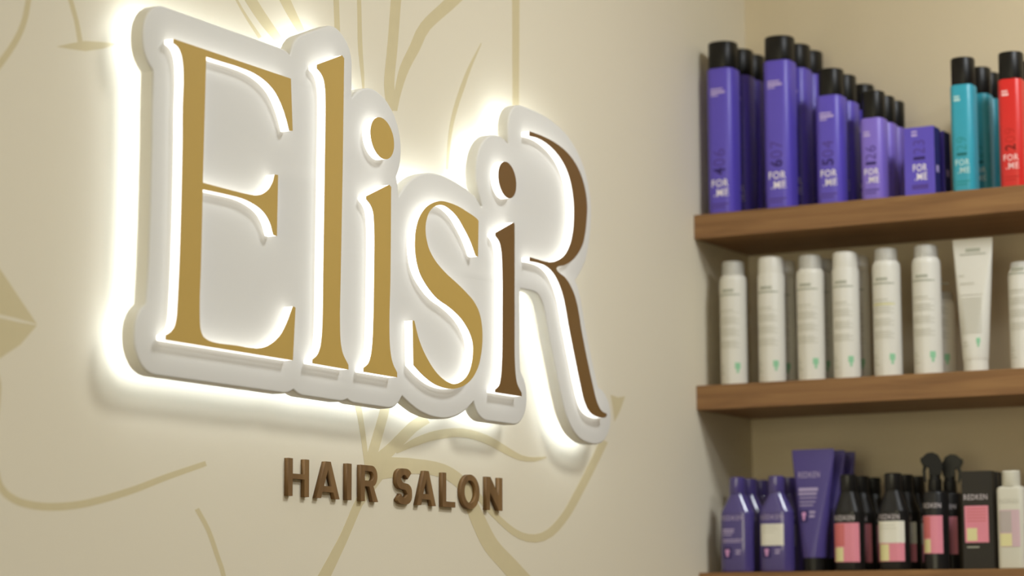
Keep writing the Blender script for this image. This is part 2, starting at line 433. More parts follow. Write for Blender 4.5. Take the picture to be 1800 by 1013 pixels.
# ------------------------------------------------------------------ outlines on the sign wall, metres (x along the wall, z up)
LETTERS = {
    'E': [(2.2866, 2.0191), (2.5353, 2.0181), (2.5403, 1.9501), (2.5332, 1.9488), (2.5319, 1.9516), (2.5307, 1.9544), (2.5294, 1.9572), (2.5281, 1.96), (2.5267, 1.9627), (2.5251, 1.9654), (2.5235, 1.9681), (2.5219, 1.9708), (2.5202, 1.9734), (2.5183, 1.976), (2.5163, 1.9786), (2.5142, 1.981), (2.5121, 1.9834), (2.5099, 1.9858), (2.5076, 1.9882), (2.5052, 1.9904), (2.5025, 1.9926), (2.4997, 1.9946), (2.4968, 1.9964), (2.4936, 1.9982), (2.4903, 1.9998), (2.4869, 2.0013), (2.4833, 2.0027), (2.4796, 2.004), (2.4758, 2.0051), (2.4718, 2.0062), (2.4677, 2.0072), (2.4635, 2.008), (2.4593, 2.0087), (2.4549, 2.0094), (2.4506, 2.0099), (2.4461, 2.0103), (2.4416, 2.0106), (2.4371, 2.0108), (2.4325, 2.0109), (2.428, 2.011), (2.4234, 2.0111), (2.4187, 2.0112), (2.4139, 2.0112), (2.4092, 2.0112), (2.4044, 2.0111), (2.3996, 2.011), (2.3949, 2.0109), (2.3901, 2.0108), (2.3854, 2.0107), (2.3807, 2.0107), (2.3759, 2.0107), (2.3712, 2.0106), (2.3665, 2.0106), (2.3618, 2.0106), (2.3571, 2.0105), (2.3524, 2.0105), (2.3489, 1.8524), (2.3533, 1.8524), (2.3577, 1.8523), (2.3622, 1.8523), (2.3666, 1.8522), (2.3711, 1.8522), (2.3755, 1.8522), (2.38, 1.8521), (2.3845, 1.8521), (2.389, 1.852), (2.3935, 1.852), (2.398, 1.852), (2.4024, 1.852), (2.4068, 1.8519), (2.4112, 1.8519), (2.4157, 1.8519), (2.4201, 1.8519), (2.4246, 1.8519), (2.4291, 1.8519), (2.4336, 1.852), (2.4379, 1.852), (2.4422, 1.8521), (2.4465, 1.8522), (2.4508, 1.8524), (2.4553, 1.8528), (2.461, 1.8536), (2.4667, 1.8547), (2.4723, 1.8564), (2.4763, 1.858), (2.4801, 1.86), (2.4837, 1.8621), (2.4869, 1.8644), (2.4899, 1.8669), (2.4924, 1.8697), (2.4947, 1.8725), (2.4966, 1.8753), (2.4982, 1.8781), (2.4993, 1.8809), (2.5003, 1.8837), (2.5014, 1.8865), (2.5084, 1.887), (2.5071, 1.8078), (2.4997, 1.8083), (2.4984, 1.8109), (2.4971, 1.8136), (2.4959, 1.8162), (2.4946, 1.8188), (2.4931, 1.8214), (2.4913, 1.8238), (2.489, 1.8262), (2.4865, 1.8286), (2.4838, 1.8308), (2.4808, 1.8329), (2.4775, 1.8348), (2.474, 1.8365), (2.4702, 1.8379), (2.4662, 1.8392), (2.4621, 1.8403), (2.4579, 1.8413), (2.454, 1.8421), (2.4501, 1.8429), (2.4461, 1.8435), (2.442, 1.8441), (2.4379, 1.8445), (2.4337, 1.8449), (2.4293, 1.8452), (2.4249, 1.8453), (2.4205, 1.8454), (2.416, 1.8454), (2.4115, 1.8454), (2.407, 1.8453), (2.4026, 1.8453), (2.3981, 1.8452), (2.3936, 1.8452), (2.3892, 1.8451), (2.3847, 1.845), (2.3802, 1.8449), (2.3757, 1.8448), (2.3713, 1.8447), (2.3668, 1.8446), (2.3624, 1.8445), (2.3579, 1.8443), (2.3535, 1.8442), (2.3491, 1.8441), (2.3477, 1.7618), (2.3477, 1.759), (2.3476, 1.7563), (2.3476, 1.7535), (2.3475, 1.7507), (2.3474, 1.748), (2.3473, 1.7452), (2.3472, 1.7424), (2.3471, 1.7397), (2.347, 1.7369), (2.3468, 1.7341), (2.3467, 1.7314), (2.3466, 1.7286), (2.3465, 1.7259), (2.3464, 1.7231), (2.3463, 1.7203), (2.3463, 1.7176), (2.3462, 1.7148), (2.3461, 1.7121), (2.3461, 1.7093), (2.3461, 1.7066), (2.3461, 1.7038), (2.3461, 1.7011), (2.3461, 1.6984), (2.3462, 1.6956), (2.3463, 1.6929), (2.3464, 1.6902), (2.3465, 1.6874), (2.3467, 1.6847), (2.3469, 1.682), (2.3471, 1.6792), (2.3474, 1.6765), (2.3479, 1.6738), (2.3488, 1.6712), (2.3502, 1.6685), (2.352, 1.6659), (2.3546, 1.6636), (2.3583, 1.6619), (2.3626, 1.6606), (2.3672, 1.6597), (2.3714, 1.6592), (2.3757, 1.6589), (2.38, 1.6586), (2.3844, 1.6585), (2.3889, 1.6585), (2.3934, 1.6586), (2.3979, 1.6587), (2.4024, 1.6588), (2.407, 1.659), (2.4116, 1.6591), (2.4162, 1.6592), (2.4207, 1.6593), (2.4253, 1.6593), (2.4297, 1.6593), (2.4341, 1.6592), (2.4385, 1.659), (2.4429, 1.6589), (2.4473, 1.6589), (2.4518, 1.659), (2.4563, 1.6592), (2.4611, 1.6595), (2.466, 1.66), (2.4708, 1.6606), (2.4757, 1.6614), (2.4804, 1.6624), (2.4856, 1.6639), (2.4906, 1.6657), (2.4954, 1.6678), (2.4999, 1.67), (2.5038, 1.6721), (2.5074, 1.6743), (2.5108, 1.6767), (2.5141, 1.6791), (2.5171, 1.6817), (2.5201, 1.6845), (2.5227, 1.6875), (2.5252, 1.6905), (2.5275, 1.6936), (2.5297, 1.6967), (2.5318, 1.6997), (2.5338, 1.7028), (2.5357, 1.7059), (2.5374, 1.709), (2.5392, 1.7121), (2.541, 1.7152), (2.5428, 1.7183), (2.5446, 1.7214), (2.55, 1.7205), (2.5451, 1.6519), (2.2802, 1.6526), (2.2801, 1.6583), (2.2847, 1.6603), (2.2891, 1.6626), (2.292, 1.6647), (2.2945, 1.6669), (2.2966, 1.6694), (2.2981, 1.6719), (2.2992, 1.6746), (2.3, 1.6772), (2.3007, 1.6799), (2.3013, 1.6829), (2.3017, 1.6858), (2.302, 1.6888), (2.3021, 1.6918), (2.3023, 1.6947), (2.3025, 1.6977), (2.3027, 1.7006), (2.3029, 1.7036), (2.3031, 1.7065), (2.3033, 1.7095), (2.3034, 1.7125), (2.3036, 1.7154), (2.3038, 1.7181), (2.3039, 1.7209), (2.3041, 1.7236), (2.3042, 1.7263), (2.3043, 1.7291), (2.3045, 1.7318), (2.3046, 1.7345), (2.3047, 1.7373), (2.3049, 1.74), (2.305, 1.7427), (2.3051, 1.7455), (2.3052, 1.7482), (2.3053, 1.7509), (2.3054, 1.7537), (2.3055, 1.7564), (2.3056, 1.7592), (2.3057, 1.762), (2.3058, 1.7647), (2.3058, 1.7675), (2.3059, 1.7703), (2.306, 1.773), (2.3061, 1.7758), (2.3062, 1.7786), (2.3062, 1.7814), (2.3063, 1.7841), (2.3064, 1.7869), (2.3064, 1.7897), (2.3065, 1.7925), (2.3066, 1.7953), (2.3066, 1.798), (2.3067, 1.8008), (2.3067, 1.8036), (2.3068, 1.8064), (2.3069, 1.8092), (2.3069, 1.8119), (2.307, 1.8147), (2.307, 1.8175), (2.3071, 1.8203), (2.3071, 1.8231), (2.3072, 1.8259), (2.3072, 1.8286), (2.3073, 1.8314), (2.3073, 1.8342), (2.3073, 1.837), (2.3074, 1.8398), (2.3074, 1.8426), (2.3074, 1.8454), (2.3075, 1.8482), (2.3075, 1.8509), (2.3075, 1.8537), (2.3076, 1.8565), (2.3076, 1.8593), (2.3076, 1.8621), (2.3076, 1.8649), (2.3077, 1.8677), (2.3077, 1.8705), (2.3077, 1.8733), (2.3077, 1.8761), (2.3077, 1.8789), (2.3077, 1.8817), (2.3078, 1.8845), (2.3078, 1.8873), (2.3078, 1.8901), (2.3078, 1.8929), (2.3078, 1.8957), (2.3078, 1.8985), (2.3078, 1.9014), (2.3077, 1.9043), (2.3077, 1.9072), (2.3076, 1.91), (2.3076, 1.9129), (2.3075, 1.9158), (2.3074, 1.9186), (2.3074, 1.9215), (2.3073, 1.9244), (2.3073, 1.9273), (2.3072, 1.9302), (2.3072, 1.933), (2.3072, 1.9359), (2.3072, 1.9388), (2.3073, 1.9417), (2.3074, 1.9446), (2.3075, 1.9475), (2.3076, 1.9504), (2.3077, 1.9534), (2.3079, 1.9563), (2.308, 1.9592), (2.3081, 1.9621), (2.3082, 1.965), (2.3083, 1.9679), (2.3083, 1.9708), (2.3082, 1.9737), (2.3081, 1.9767), (2.308, 1.9797), (2.3078, 1.9827), (2.3075, 1.9856), (2.3072, 1.9886), (2.3067, 1.9915), (2.3062, 1.9939), (2.3057, 1.9964), (2.305, 1.9987), (2.3041, 2.0011), (2.303, 2.0033), (2.3017, 2.0054), (2.3002, 2.0075), (2.2984, 2.0093), (2.2962, 2.0109), (2.2933, 2.0121), (2.29, 2.013), (2.2867, 2.0139)],
    'l': [(2.5957, 2.0487), (2.6552, 2.0732), (2.6602, 2.07), (2.6601, 2.0669), (2.6601, 2.0637), (2.66, 2.0606), (2.66, 2.0574), (2.66, 2.0543), (2.6599, 2.0511), (2.6599, 2.048), (2.6598, 2.0448), (2.6598, 2.0417), (2.6597, 2.0385), (2.6597, 2.0354), (2.6597, 2.0322), (2.6596, 2.0291), (2.6596, 2.0259), (2.6595, 2.0228), (2.6595, 2.0196), (2.6595, 2.0165), (2.6594, 2.0134), (2.6594, 2.0102), (2.6593, 2.0071), (2.6593, 2.0039), (2.6593, 2.0008), (2.6592, 1.9977), (2.6592, 1.9945), (2.6591, 1.9914), (2.6591, 1.9883), (2.659, 1.9851), (2.659, 1.982), (2.659, 1.9789), (2.6589, 1.9757), (2.6589, 1.9726), (2.6588, 1.9695), (2.6588, 1.9663), (2.6587, 1.9632), (2.6587, 1.9601), (2.6586, 1.9569), (2.6586, 1.9538), (2.6585, 1.9507), (2.6585, 1.9476), (2.6584, 1.9444), (2.6584, 1.9413), (2.6583, 1.9382), (2.6583, 1.9351), (2.6582, 1.932), (2.6582, 1.9289), (2.6581, 1.9258), (2.658, 1.9227), (2.658, 1.9196), (2.6579, 1.9165), (2.6579, 1.9134), (2.6578, 1.9103), (2.6577, 1.9072), (2.6577, 1.9041), (2.6576, 1.901), (2.6575, 1.8979), (2.6575, 1.8949), (2.6574, 1.8918), (2.6573, 1.8887), (2.6573, 1.8856), (2.6572, 1.8825), (2.6571, 1.8794), (2.6571, 1.8763), (2.657, 1.8733), (2.6569, 1.8702), (2.6569, 1.8671), (2.6568, 1.864), (2.6567, 1.8609), (2.6566, 1.8579), (2.6566, 1.8548), (2.6565, 1.8517), (2.6564, 1.8486), (2.6564, 1.8456), (2.6563, 1.8425), (2.6562, 1.8394), (2.6561, 1.8363), (2.6561, 1.8333), (2.656, 1.8302), (2.6559, 1.8271), (2.6559, 1.8241), (2.6558, 1.821), (2.6557, 1.8179), (2.6556, 1.8149), (2.6556, 1.8118), (2.6555, 1.8087), (2.6554, 1.8057), (2.6554, 1.8026), (2.6553, 1.7995), (2.6552, 1.7965), (2.6552, 1.7934), (2.6551, 1.7904), (2.655, 1.7873), (2.655, 1.7843), (2.6549, 1.7812), (2.6549, 1.7782), (2.6548, 1.7751), (2.6547, 1.772), (2.6546, 1.7689), (2.6545, 1.7658), (2.6544, 1.7627), (2.6543, 1.7596), (2.6542, 1.7566), (2.6541, 1.7535), (2.654, 1.7504), (2.6539, 1.7473), (2.6538, 1.7442), (2.6537, 1.7412), (2.6536, 1.7381), (2.6536, 1.735), (2.6535, 1.732), (2.6535, 1.7289), (2.6534, 1.7258), (2.6534, 1.7228), (2.6535, 1.7197), (2.6535, 1.7166), (2.6536, 1.7136), (2.6536, 1.7105), (2.6537, 1.7074), (2.6538, 1.7042), (2.6539, 1.701), (2.6541, 1.6979), (2.6543, 1.6947), (2.6547, 1.6916), (2.6551, 1.6885), (2.6558, 1.6854), (2.6565, 1.6824), (2.6574, 1.6795), (2.6584, 1.6766), (2.6597, 1.6737), (2.6613, 1.671), (2.6635, 1.6681), (2.666, 1.6653), (2.6688, 1.6626), (2.6717, 1.6599), (2.6744, 1.6572), (2.6745, 1.6512), (2.5902, 1.652), (2.5901, 1.6571), (2.5937, 1.6591), (2.5973, 1.661), (2.6004, 1.6632), (2.6031, 1.6659), (2.6052, 1.6689), (2.6068, 1.6718), (2.6082, 1.6749), (2.6092, 1.6779), (2.61, 1.6809), (2.6106, 1.684), (2.6112, 1.6872), (2.6117, 1.6904), (2.6121, 1.6936), (2.6124, 1.6968), (2.6126, 1.7), (2.6128, 1.7032), (2.613, 1.7064), (2.6132, 1.7094), (2.6133, 1.7124), (2.6134, 1.7155), (2.6136, 1.7185), (2.6136, 1.7216), (2.6137, 1.7246), (2.6138, 1.7276), (2.6138, 1.7307), (2.6139, 1.7337), (2.6139, 1.7367), (2.6139, 1.7398), (2.6139, 1.7428), (2.6139, 1.7458), (2.6139, 1.7489), (2.6139, 1.7519), (2.6139, 1.755), (2.6139, 1.758), (2.614, 1.761), (2.614, 1.7641), (2.614, 1.7671), (2.614, 1.7702), (2.6141, 1.7732), (2.6141, 1.7762), (2.6142, 1.7792), (2.6142, 1.7823), (2.6142, 1.7853), (2.6143, 1.7883), (2.6143, 1.7913), (2.6144, 1.7943), (2.6144, 1.7974), (2.6145, 1.8004), (2.6145, 1.8034), (2.6146, 1.8064), (2.6146, 1.8095), (2.6147, 1.8125), (2.6147, 1.8155), (2.6148, 1.8186), (2.6148, 1.8216), (2.6149, 1.8246), (2.6149, 1.8276), (2.615, 1.8307), (2.615, 1.8337), (2.6151, 1.8367), (2.6151, 1.8398), (2.6151, 1.8428), (2.6152, 1.8459), (2.6152, 1.8489), (2.6153, 1.8519), (2.6153, 1.855), (2.6154, 1.858), (2.6154, 1.8611), (2.6155, 1.8641), (2.6155, 1.8671), (2.6156, 1.8702), (2.6156, 1.8732), (2.6157, 1.8763), (2.6157, 1.8793), (2.6157, 1.8824), (2.6158, 1.8854), (2.6158, 1.8885), (2.6159, 1.8915), (2.6159, 1.8946), (2.6159, 1.8976), (2.616, 1.9007), (2.616, 1.9037), (2.6161, 1.9068), (2.6161, 1.9098), (2.6161, 1.9129), (2.6162, 1.9159), (2.6162, 1.919), (2.6163, 1.922), (2.6163, 1.9251), (2.6163, 1.9282), (2.6164, 1.9313), (2.6164, 1.9344), (2.6165, 1.9375), (2.6166, 1.9406), (2.6166, 1.9437), (2.6167, 1.9468), (2.6168, 1.9499), (2.6168, 1.9531), (2.6169, 1.9562), (2.617, 1.9593), (2.617, 1.9624), (2.6171, 1.9655), (2.6171, 1.9686), (2.6172, 1.9717), (2.6172, 1.9748), (2.6172, 1.978), (2.6172, 1.9811), (2.6173, 1.9842), (2.6172, 1.9873), (2.6172, 1.9904), (2.6172, 1.9935), (2.6172, 1.9966), (2.6171, 1.9997), (2.617, 2.0028), (2.6169, 2.0058), (2.6169, 2.0088), (2.6167, 2.0119), (2.6165, 2.0148), (2.616, 2.0178), (2.6155, 2.0208), (2.615, 2.0237), (2.6142, 2.0266), (2.6132, 2.0295), (2.6119, 2.0322), (2.6101, 2.0347), (2.6078, 2.0371), (2.6051, 2.0392), (2.6023, 2.0408), (2.599, 2.0421), (2.5958, 2.0435)],
    'i1': [(2.7167, 1.8905), (2.7744, 1.9152), (2.7793, 1.9128), (2.7793, 1.9096), (2.7792, 1.9065), (2.7792, 1.9033), (2.7792, 1.9001), (2.7792, 1.897), (2.7791, 1.8938), (2.7791, 1.8906), (2.7791, 1.8875), (2.7791, 1.8843), (2.779, 1.8812), (2.779, 1.878), (2.779, 1.8749), (2.779, 1.8717), (2.7789, 1.8685), (2.7789, 1.8654), (2.7789, 1.8622), (2.7788, 1.8591), (2.7788, 1.8559), (2.7788, 1.8528), (2.7788, 1.8496), (2.7787, 1.8465), (2.7787, 1.8433), (2.7787, 1.8402), (2.7787, 1.8371), (2.7786, 1.8339), (2.7786, 1.8308), (2.7786, 1.8276), (2.7785, 1.8245), (2.7785, 1.8213), (2.7785, 1.8182), (2.7784, 1.8151), (2.7784, 1.8119), (2.7784, 1.8088), (2.7783, 1.8056), (2.7783, 1.8025), (2.7783, 1.7994), (2.7782, 1.7962), (2.7782, 1.7931), (2.7781, 1.79), (2.778, 1.7869), (2.778, 1.7837), (2.7779, 1.7806), (2.7777, 1.7775), (2.7776, 1.7744), (2.7775, 1.7713), (2.7774, 1.7682), (2.7772, 1.765), (2.7771, 1.7619), (2.7769, 1.7588), (2.7768, 1.7557), (2.7766, 1.7526), (2.7765, 1.7495), (2.7764, 1.7463), (2.7762, 1.7432), (2.7761, 1.7401), (2.776, 1.737), (2.7759, 1.7339), (2.7759, 1.7308), (2.7758, 1.7277), (2.7758, 1.7246), (2.7758, 1.7216), (2.7758, 1.7185), (2.7759, 1.7154), (2.7759, 1.7123), (2.776, 1.7092), (2.7762, 1.7062), (2.7763, 1.7031), (2.7765, 1.7), (2.7768, 1.697), (2.7771, 1.6939), (2.7775, 1.6908), (2.778, 1.6878), (2.7787, 1.6848), (2.7795, 1.6818), (2.7803, 1.6791), (2.7813, 1.6764), (2.7824, 1.6737), (2.7837, 1.671), (2.7853, 1.6685), (2.7876, 1.6656), (2.7903, 1.6628), (2.7932, 1.6601), (2.796, 1.6573), (2.7961, 1.6509), (2.712, 1.6514), (2.712, 1.6567), (2.7158, 1.6587), (2.7197, 1.6607), (2.723, 1.663), (2.7254, 1.6656), (2.7272, 1.6683), (2.7285, 1.6711), (2.73, 1.6745), (2.7311, 1.6779), (2.7319, 1.6813), (2.7326, 1.6848), (2.7332, 1.6882), (2.7337, 1.6913), (2.7341, 1.6944), (2.7344, 1.6975), (2.7347, 1.7005), (2.735, 1.7036), (2.7352, 1.7067), (2.7353, 1.7098), (2.7355, 1.7128), (2.7356, 1.7159), (2.7358, 1.719), (2.736, 1.7221), (2.7361, 1.7253), (2.7363, 1.7284), (2.7364, 1.7316), (2.7365, 1.7347), (2.7366, 1.7379), (2.7367, 1.741), (2.7368, 1.7441), (2.7369, 1.7473), (2.737, 1.7504), (2.7371, 1.7536), (2.7372, 1.7567), (2.7372, 1.7599), (2.7373, 1.763), (2.7373, 1.7662), (2.7374, 1.7693), (2.7374, 1.7725), (2.7375, 1.7756), (2.7375, 1.7788), (2.7375, 1.7819), (2.7376, 1.785), (2.7376, 1.7882), (2.7376, 1.7913), (2.7376, 1.7944), (2.7377, 1.7975), (2.7378, 1.8006), (2.7378, 1.8037), (2.7379, 1.8068), (2.7379, 1.8099), (2.738, 1.813), (2.7381, 1.8162), (2.7381, 1.8193), (2.7381, 1.8224), (2.7382, 1.8255), (2.7382, 1.8286), (2.7382, 1.8317), (2.7381, 1.8348), (2.7381, 1.8379), (2.738, 1.841), (2.7378, 1.8441), (2.7377, 1.8472), (2.7375, 1.8502), (2.7372, 1.8533), (2.737, 1.8564), (2.7366, 1.8595), (2.7363, 1.8629), (2.7358, 1.8663), (2.735, 1.8697), (2.7337, 1.873), (2.7321, 1.8757), (2.73, 1.8782), (2.7275, 1.8806), (2.7242, 1.8828), (2.7205, 1.8847), (2.7167, 1.8867)],
    'd1': [(2.7864, 1.9769), (2.7855, 1.9814), (2.7838, 1.9858), (2.7815, 1.9899), (2.7786, 1.9937), (2.7751, 1.9972), (2.7711, 2.0001), (2.7669, 2.0024), (2.7623, 2.0042), (2.7577, 2.0052), (2.753, 2.0056), (2.7484, 2.0053), (2.744, 2.0043), (2.74, 2.0026), (2.7364, 2.0004), (2.7332, 1.9975), (2.7307, 1.9942), (2.7288, 1.9905), (2.7275, 1.9864), (2.727, 1.9822), (2.7272, 1.9778), (2.7282, 1.9734), (2.7298, 1.9691), (2.732, 1.965), (2.7349, 1.9612), (2.7383, 1.9578), (2.7422, 1.9548), (2.7464, 1.9525), (2.7509, 1.9507), (2.7555, 1.9496), (2.7602, 1.9491), (2.7648, 1.9494), (2.7692, 1.9503), (2.7733, 1.9519), (2.777, 1.9541), (2.7802, 1.957), (2.7828, 1.9603), (2.7848, 1.9641), (2.7861, 1.9682), (2.7866, 1.9725)],
    's': [(3.017, 1.8461), (3.0189, 1.8991), (3.0156, 1.9012), (3.0109, 1.9028), (3.0058, 1.9041), (3.0005, 1.9053), (2.9951, 1.9064), (2.9897, 1.9074), (2.9845, 1.9084), (2.9792, 1.9094), (2.974, 1.9104), (2.9686, 1.9113), (2.9632, 1.912), (2.9577, 1.9127), (2.9515, 1.9132), (2.9452, 1.9136), (2.9389, 1.9138), (2.9325, 1.9139), (2.9263, 1.9139), (2.92, 1.9137), (2.9137, 1.9131), (2.9074, 1.912), (2.9012, 1.9105), (2.8952, 1.9087), (2.8894, 1.9066), (2.8838, 1.9042), (2.8786, 1.9016), (2.8738, 1.8988), (2.8694, 1.8958), (2.8654, 1.8926), (2.8618, 1.8893), (2.8585, 1.8859), (2.8557, 1.8826), (2.8531, 1.8792), (2.851, 1.8757), (2.8492, 1.8723), (2.8477, 1.8688), (2.8464, 1.8654), (2.8452, 1.862), (2.8442, 1.8584), (2.8436, 1.8548), (2.8432, 1.8512), (2.843, 1.8477), (2.8428, 1.8442), (2.8428, 1.8407), (2.8429, 1.8372), (2.8432, 1.8337), (2.8437, 1.8303), (2.8444, 1.8269), (2.8452, 1.824), (2.8461, 1.8211), (2.847, 1.8182), (2.8482, 1.8154), (2.8494, 1.8126), (2.8509, 1.8098), (2.8525, 1.8071), (2.8543, 1.8044), (2.8566, 1.8015), (2.8592, 1.7987), (2.8621, 1.796), (2.8652, 1.7934), (2.8684, 1.7909), (2.8719, 1.7884), (2.8752, 1.7861), (2.8787, 1.7839), (2.8823, 1.7817), (2.886, 1.7796), (2.8898, 1.7775), (2.8938, 1.7756), (2.898, 1.7737), (2.9024, 1.7719), (2.9069, 1.7704), (2.9116, 1.769), (2.9166, 1.7678), (2.9216, 1.7666), (2.9267, 1.7655), (2.9317, 1.7642), (2.9364, 1.7628), (2.9412, 1.7613), (2.9459, 1.7597), (2.9505, 1.7581), (2.9551, 1.7564), (2.9595, 1.7546), (2.9638, 1.7528), (2.9679, 1.7508), (2.9722, 1.7485), (2.9762, 1.746), (2.98, 1.7434), (2.9836, 1.7408), (2.987, 1.738), (2.9902, 1.7352), (2.993, 1.7323), (2.9956, 1.7293), (2.9979, 1.7263), (2.9998, 1.7232), (3.0013, 1.7199), (3.0024, 1.7164), (3.003, 1.7128), (3.0031, 1.7091), (3.0029, 1.7054), (3.0026, 1.7021), (3.0021, 1.6987), (3.0015, 1.6954), (3.0006, 1.692), (2.9994, 1.6887), (2.998, 1.6854), (2.9964, 1.6822), (2.9946, 1.679), (2.9924, 1.6758), (2.9898, 1.6727), (2.9868, 1.6698), (2.9828, 1.6666), (2.9782, 1.6636), (2.9732, 1.6609), (2.9677, 1.6585), (2.9617, 1.6565), (2.9553, 1.6549), (2.9488, 1.6541), (2.9423, 1.6539), (2.936, 1.6544), (2.9301, 1.6554), (2.9249, 1.6566), (2.92, 1.658), (2.9153, 1.6595), (2.9108, 1.6613), (2.9065, 1.6631), (2.9024, 1.6651), (2.8984, 1.6672), (2.8946, 1.6694), (2.891, 1.6717), (2.8875, 1.6741), (2.8842, 1.6765), (2.8811, 1.679), (2.878, 1.6815), (2.875, 1.6841), (2.8723, 1.6865), (2.8696, 1.689), (2.8671, 1.6915), (2.8647, 1.6941), (2.8623, 1.6967), (2.8601, 1.6993), (2.858, 1.702), (2.8559, 1.7046), (2.854, 1.7073), (2.8521, 1.7101), (2.8504, 1.713), (2.8489, 1.7159), (2.8474, 1.7188), (2.846, 1.7218), (2.8447, 1.7247), (2.8433, 1.7277), (2.842, 1.7306), (2.8405, 1.7335), (2.8367, 1.7336), (2.8392, 1.6714), (2.8436, 1.6693), (2.8479, 1.6672), (2.8523, 1.665), (2.8567, 1.6628), (2.8613, 1.6608), (2.8661, 1.6588), (2.8708, 1.6571), (2.8756, 1.6553), (2.8805, 1.6537), (2.8856, 1.6521), (2.8908, 1.6507), (2.8963, 1.6495), (2.9021, 1.6485), (2.9081, 1.6477), (2.9143, 1.6471), (2.9206, 1.6466), (2.927, 1.6464), (2.9342, 1.6463), (2.9415, 1.6466), (2.9488, 1.6473), (2.9553, 1.6484), (2.9617, 1.6498), (2.968, 1.6514), (2.974, 1.6533), (2.9801, 1.6557), (2.9859, 1.6582), (2.9914, 1.661), (2.9963, 1.6641), (3.0004, 1.667), (3.004, 1.67), (3.0074, 1.6731), (3.0104, 1.6763), (3.0132, 1.6796), (3.0157, 1.6828), (3.0181, 1.6863), (3.0201, 1.6899), (3.0217, 1.6934), (3.0232, 1.697), (3.0244, 1.7006), (3.0256, 1.7042), (3.0266, 1.7075), (3.0274, 1.7109), (3.0281, 1.7142), (3.0287, 1.7176), (3.0291, 1.7209), (3.0294, 1.7243), (3.0296, 1.7276), (3.0297, 1.7312), (3.0296, 1.7347), (3.0293, 1.7383), (3.0289, 1.7418), (3.0283, 1.7453), (3.0274, 1.7488), (3.0265, 1.7518), (3.0255, 1.7547), (3.0243, 1.7577), (3.0229, 1.7605), (3.0213, 1.7633), (3.0193, 1.7661), (3.0167, 1.7691), (3.0138, 1.772), (3.0105, 1.7747), (3.007, 1.7774), (3.0032, 1.7799), (2.9991, 1.7823), (2.9947, 1.7844), (2.9901, 1.7865), (2.9854, 1.7885), (2.9807, 1.7905), (2.9767, 1.7922), (2.9726, 1.7939), (2.9684, 1.7955), (2.9643, 1.7971), (2.9601, 1.7987), (2.9556, 1.8003), (2.9511, 1.8019), (2.9466, 1.8034), (2.9421, 1.8049), (2.9376, 1.8065), (2.9331, 1.808), (2.9288, 1.8097), (2.9246, 1.8113), (2.9199, 1.8133), (2.9153, 1.8154), (2.9108, 1.8174), (2.9064, 1.8196), (2.9022, 1.8219), (2.8983, 1.8242), (2.8947, 1.8266), (2.8914, 1.829), (2.8881, 1.8315), (2.8852, 1.8341), (2.8824, 1.8367), (2.88, 1.8395), (2.8779, 1.8423), (2.8761, 1.8453), (2.8746, 1.8483), (2.8734, 1.8514), (2.8723, 1.8545), (2.8713, 1.8579), (2.8706, 1.8614), (2.8702, 1.865), (2.8702, 1.8686), (2.8706, 1.8723), (2.8714, 1.8761), (2.8727, 1.8798), (2.8744, 1.8836), (2.8763, 1.8869), (2.8785, 1.8901), (2.8811, 1.8933), (2.8845, 1.8963), (2.8885, 1.8992), (2.8931, 1.9018), (2.8983, 1.904), (2.9043, 1.9058), (2.9106, 1.9072), (2.9168, 1.9078), (2.9235, 1.9076), (2.9297, 1.9067), (2.9356, 1.9054), (2.9405, 1.904), (2.9451, 1.9025), (2.9495, 1.9009), (2.9537, 1.899), (2.9577, 1.8971), (2.9613, 1.895), (2.9647, 1.8928), (2.9678, 1.8905), (2.9708, 1.8881), (2.9738, 1.8857), (2.9768, 1.8833), (2.9797, 1.881), (2.9826, 1.8786), (2.9854, 1.8762), (2.9882, 1.8737), (2.9909, 1.8712), (2.9935, 1.8687), (2.996, 1.8662), (2.9984, 1.8635), (3.0007, 1.8607), (3.0028, 1.8579), (3.0049, 1.8551), (3.007, 1.8523), (3.009, 1.8495), (3.0112, 1.8467)],
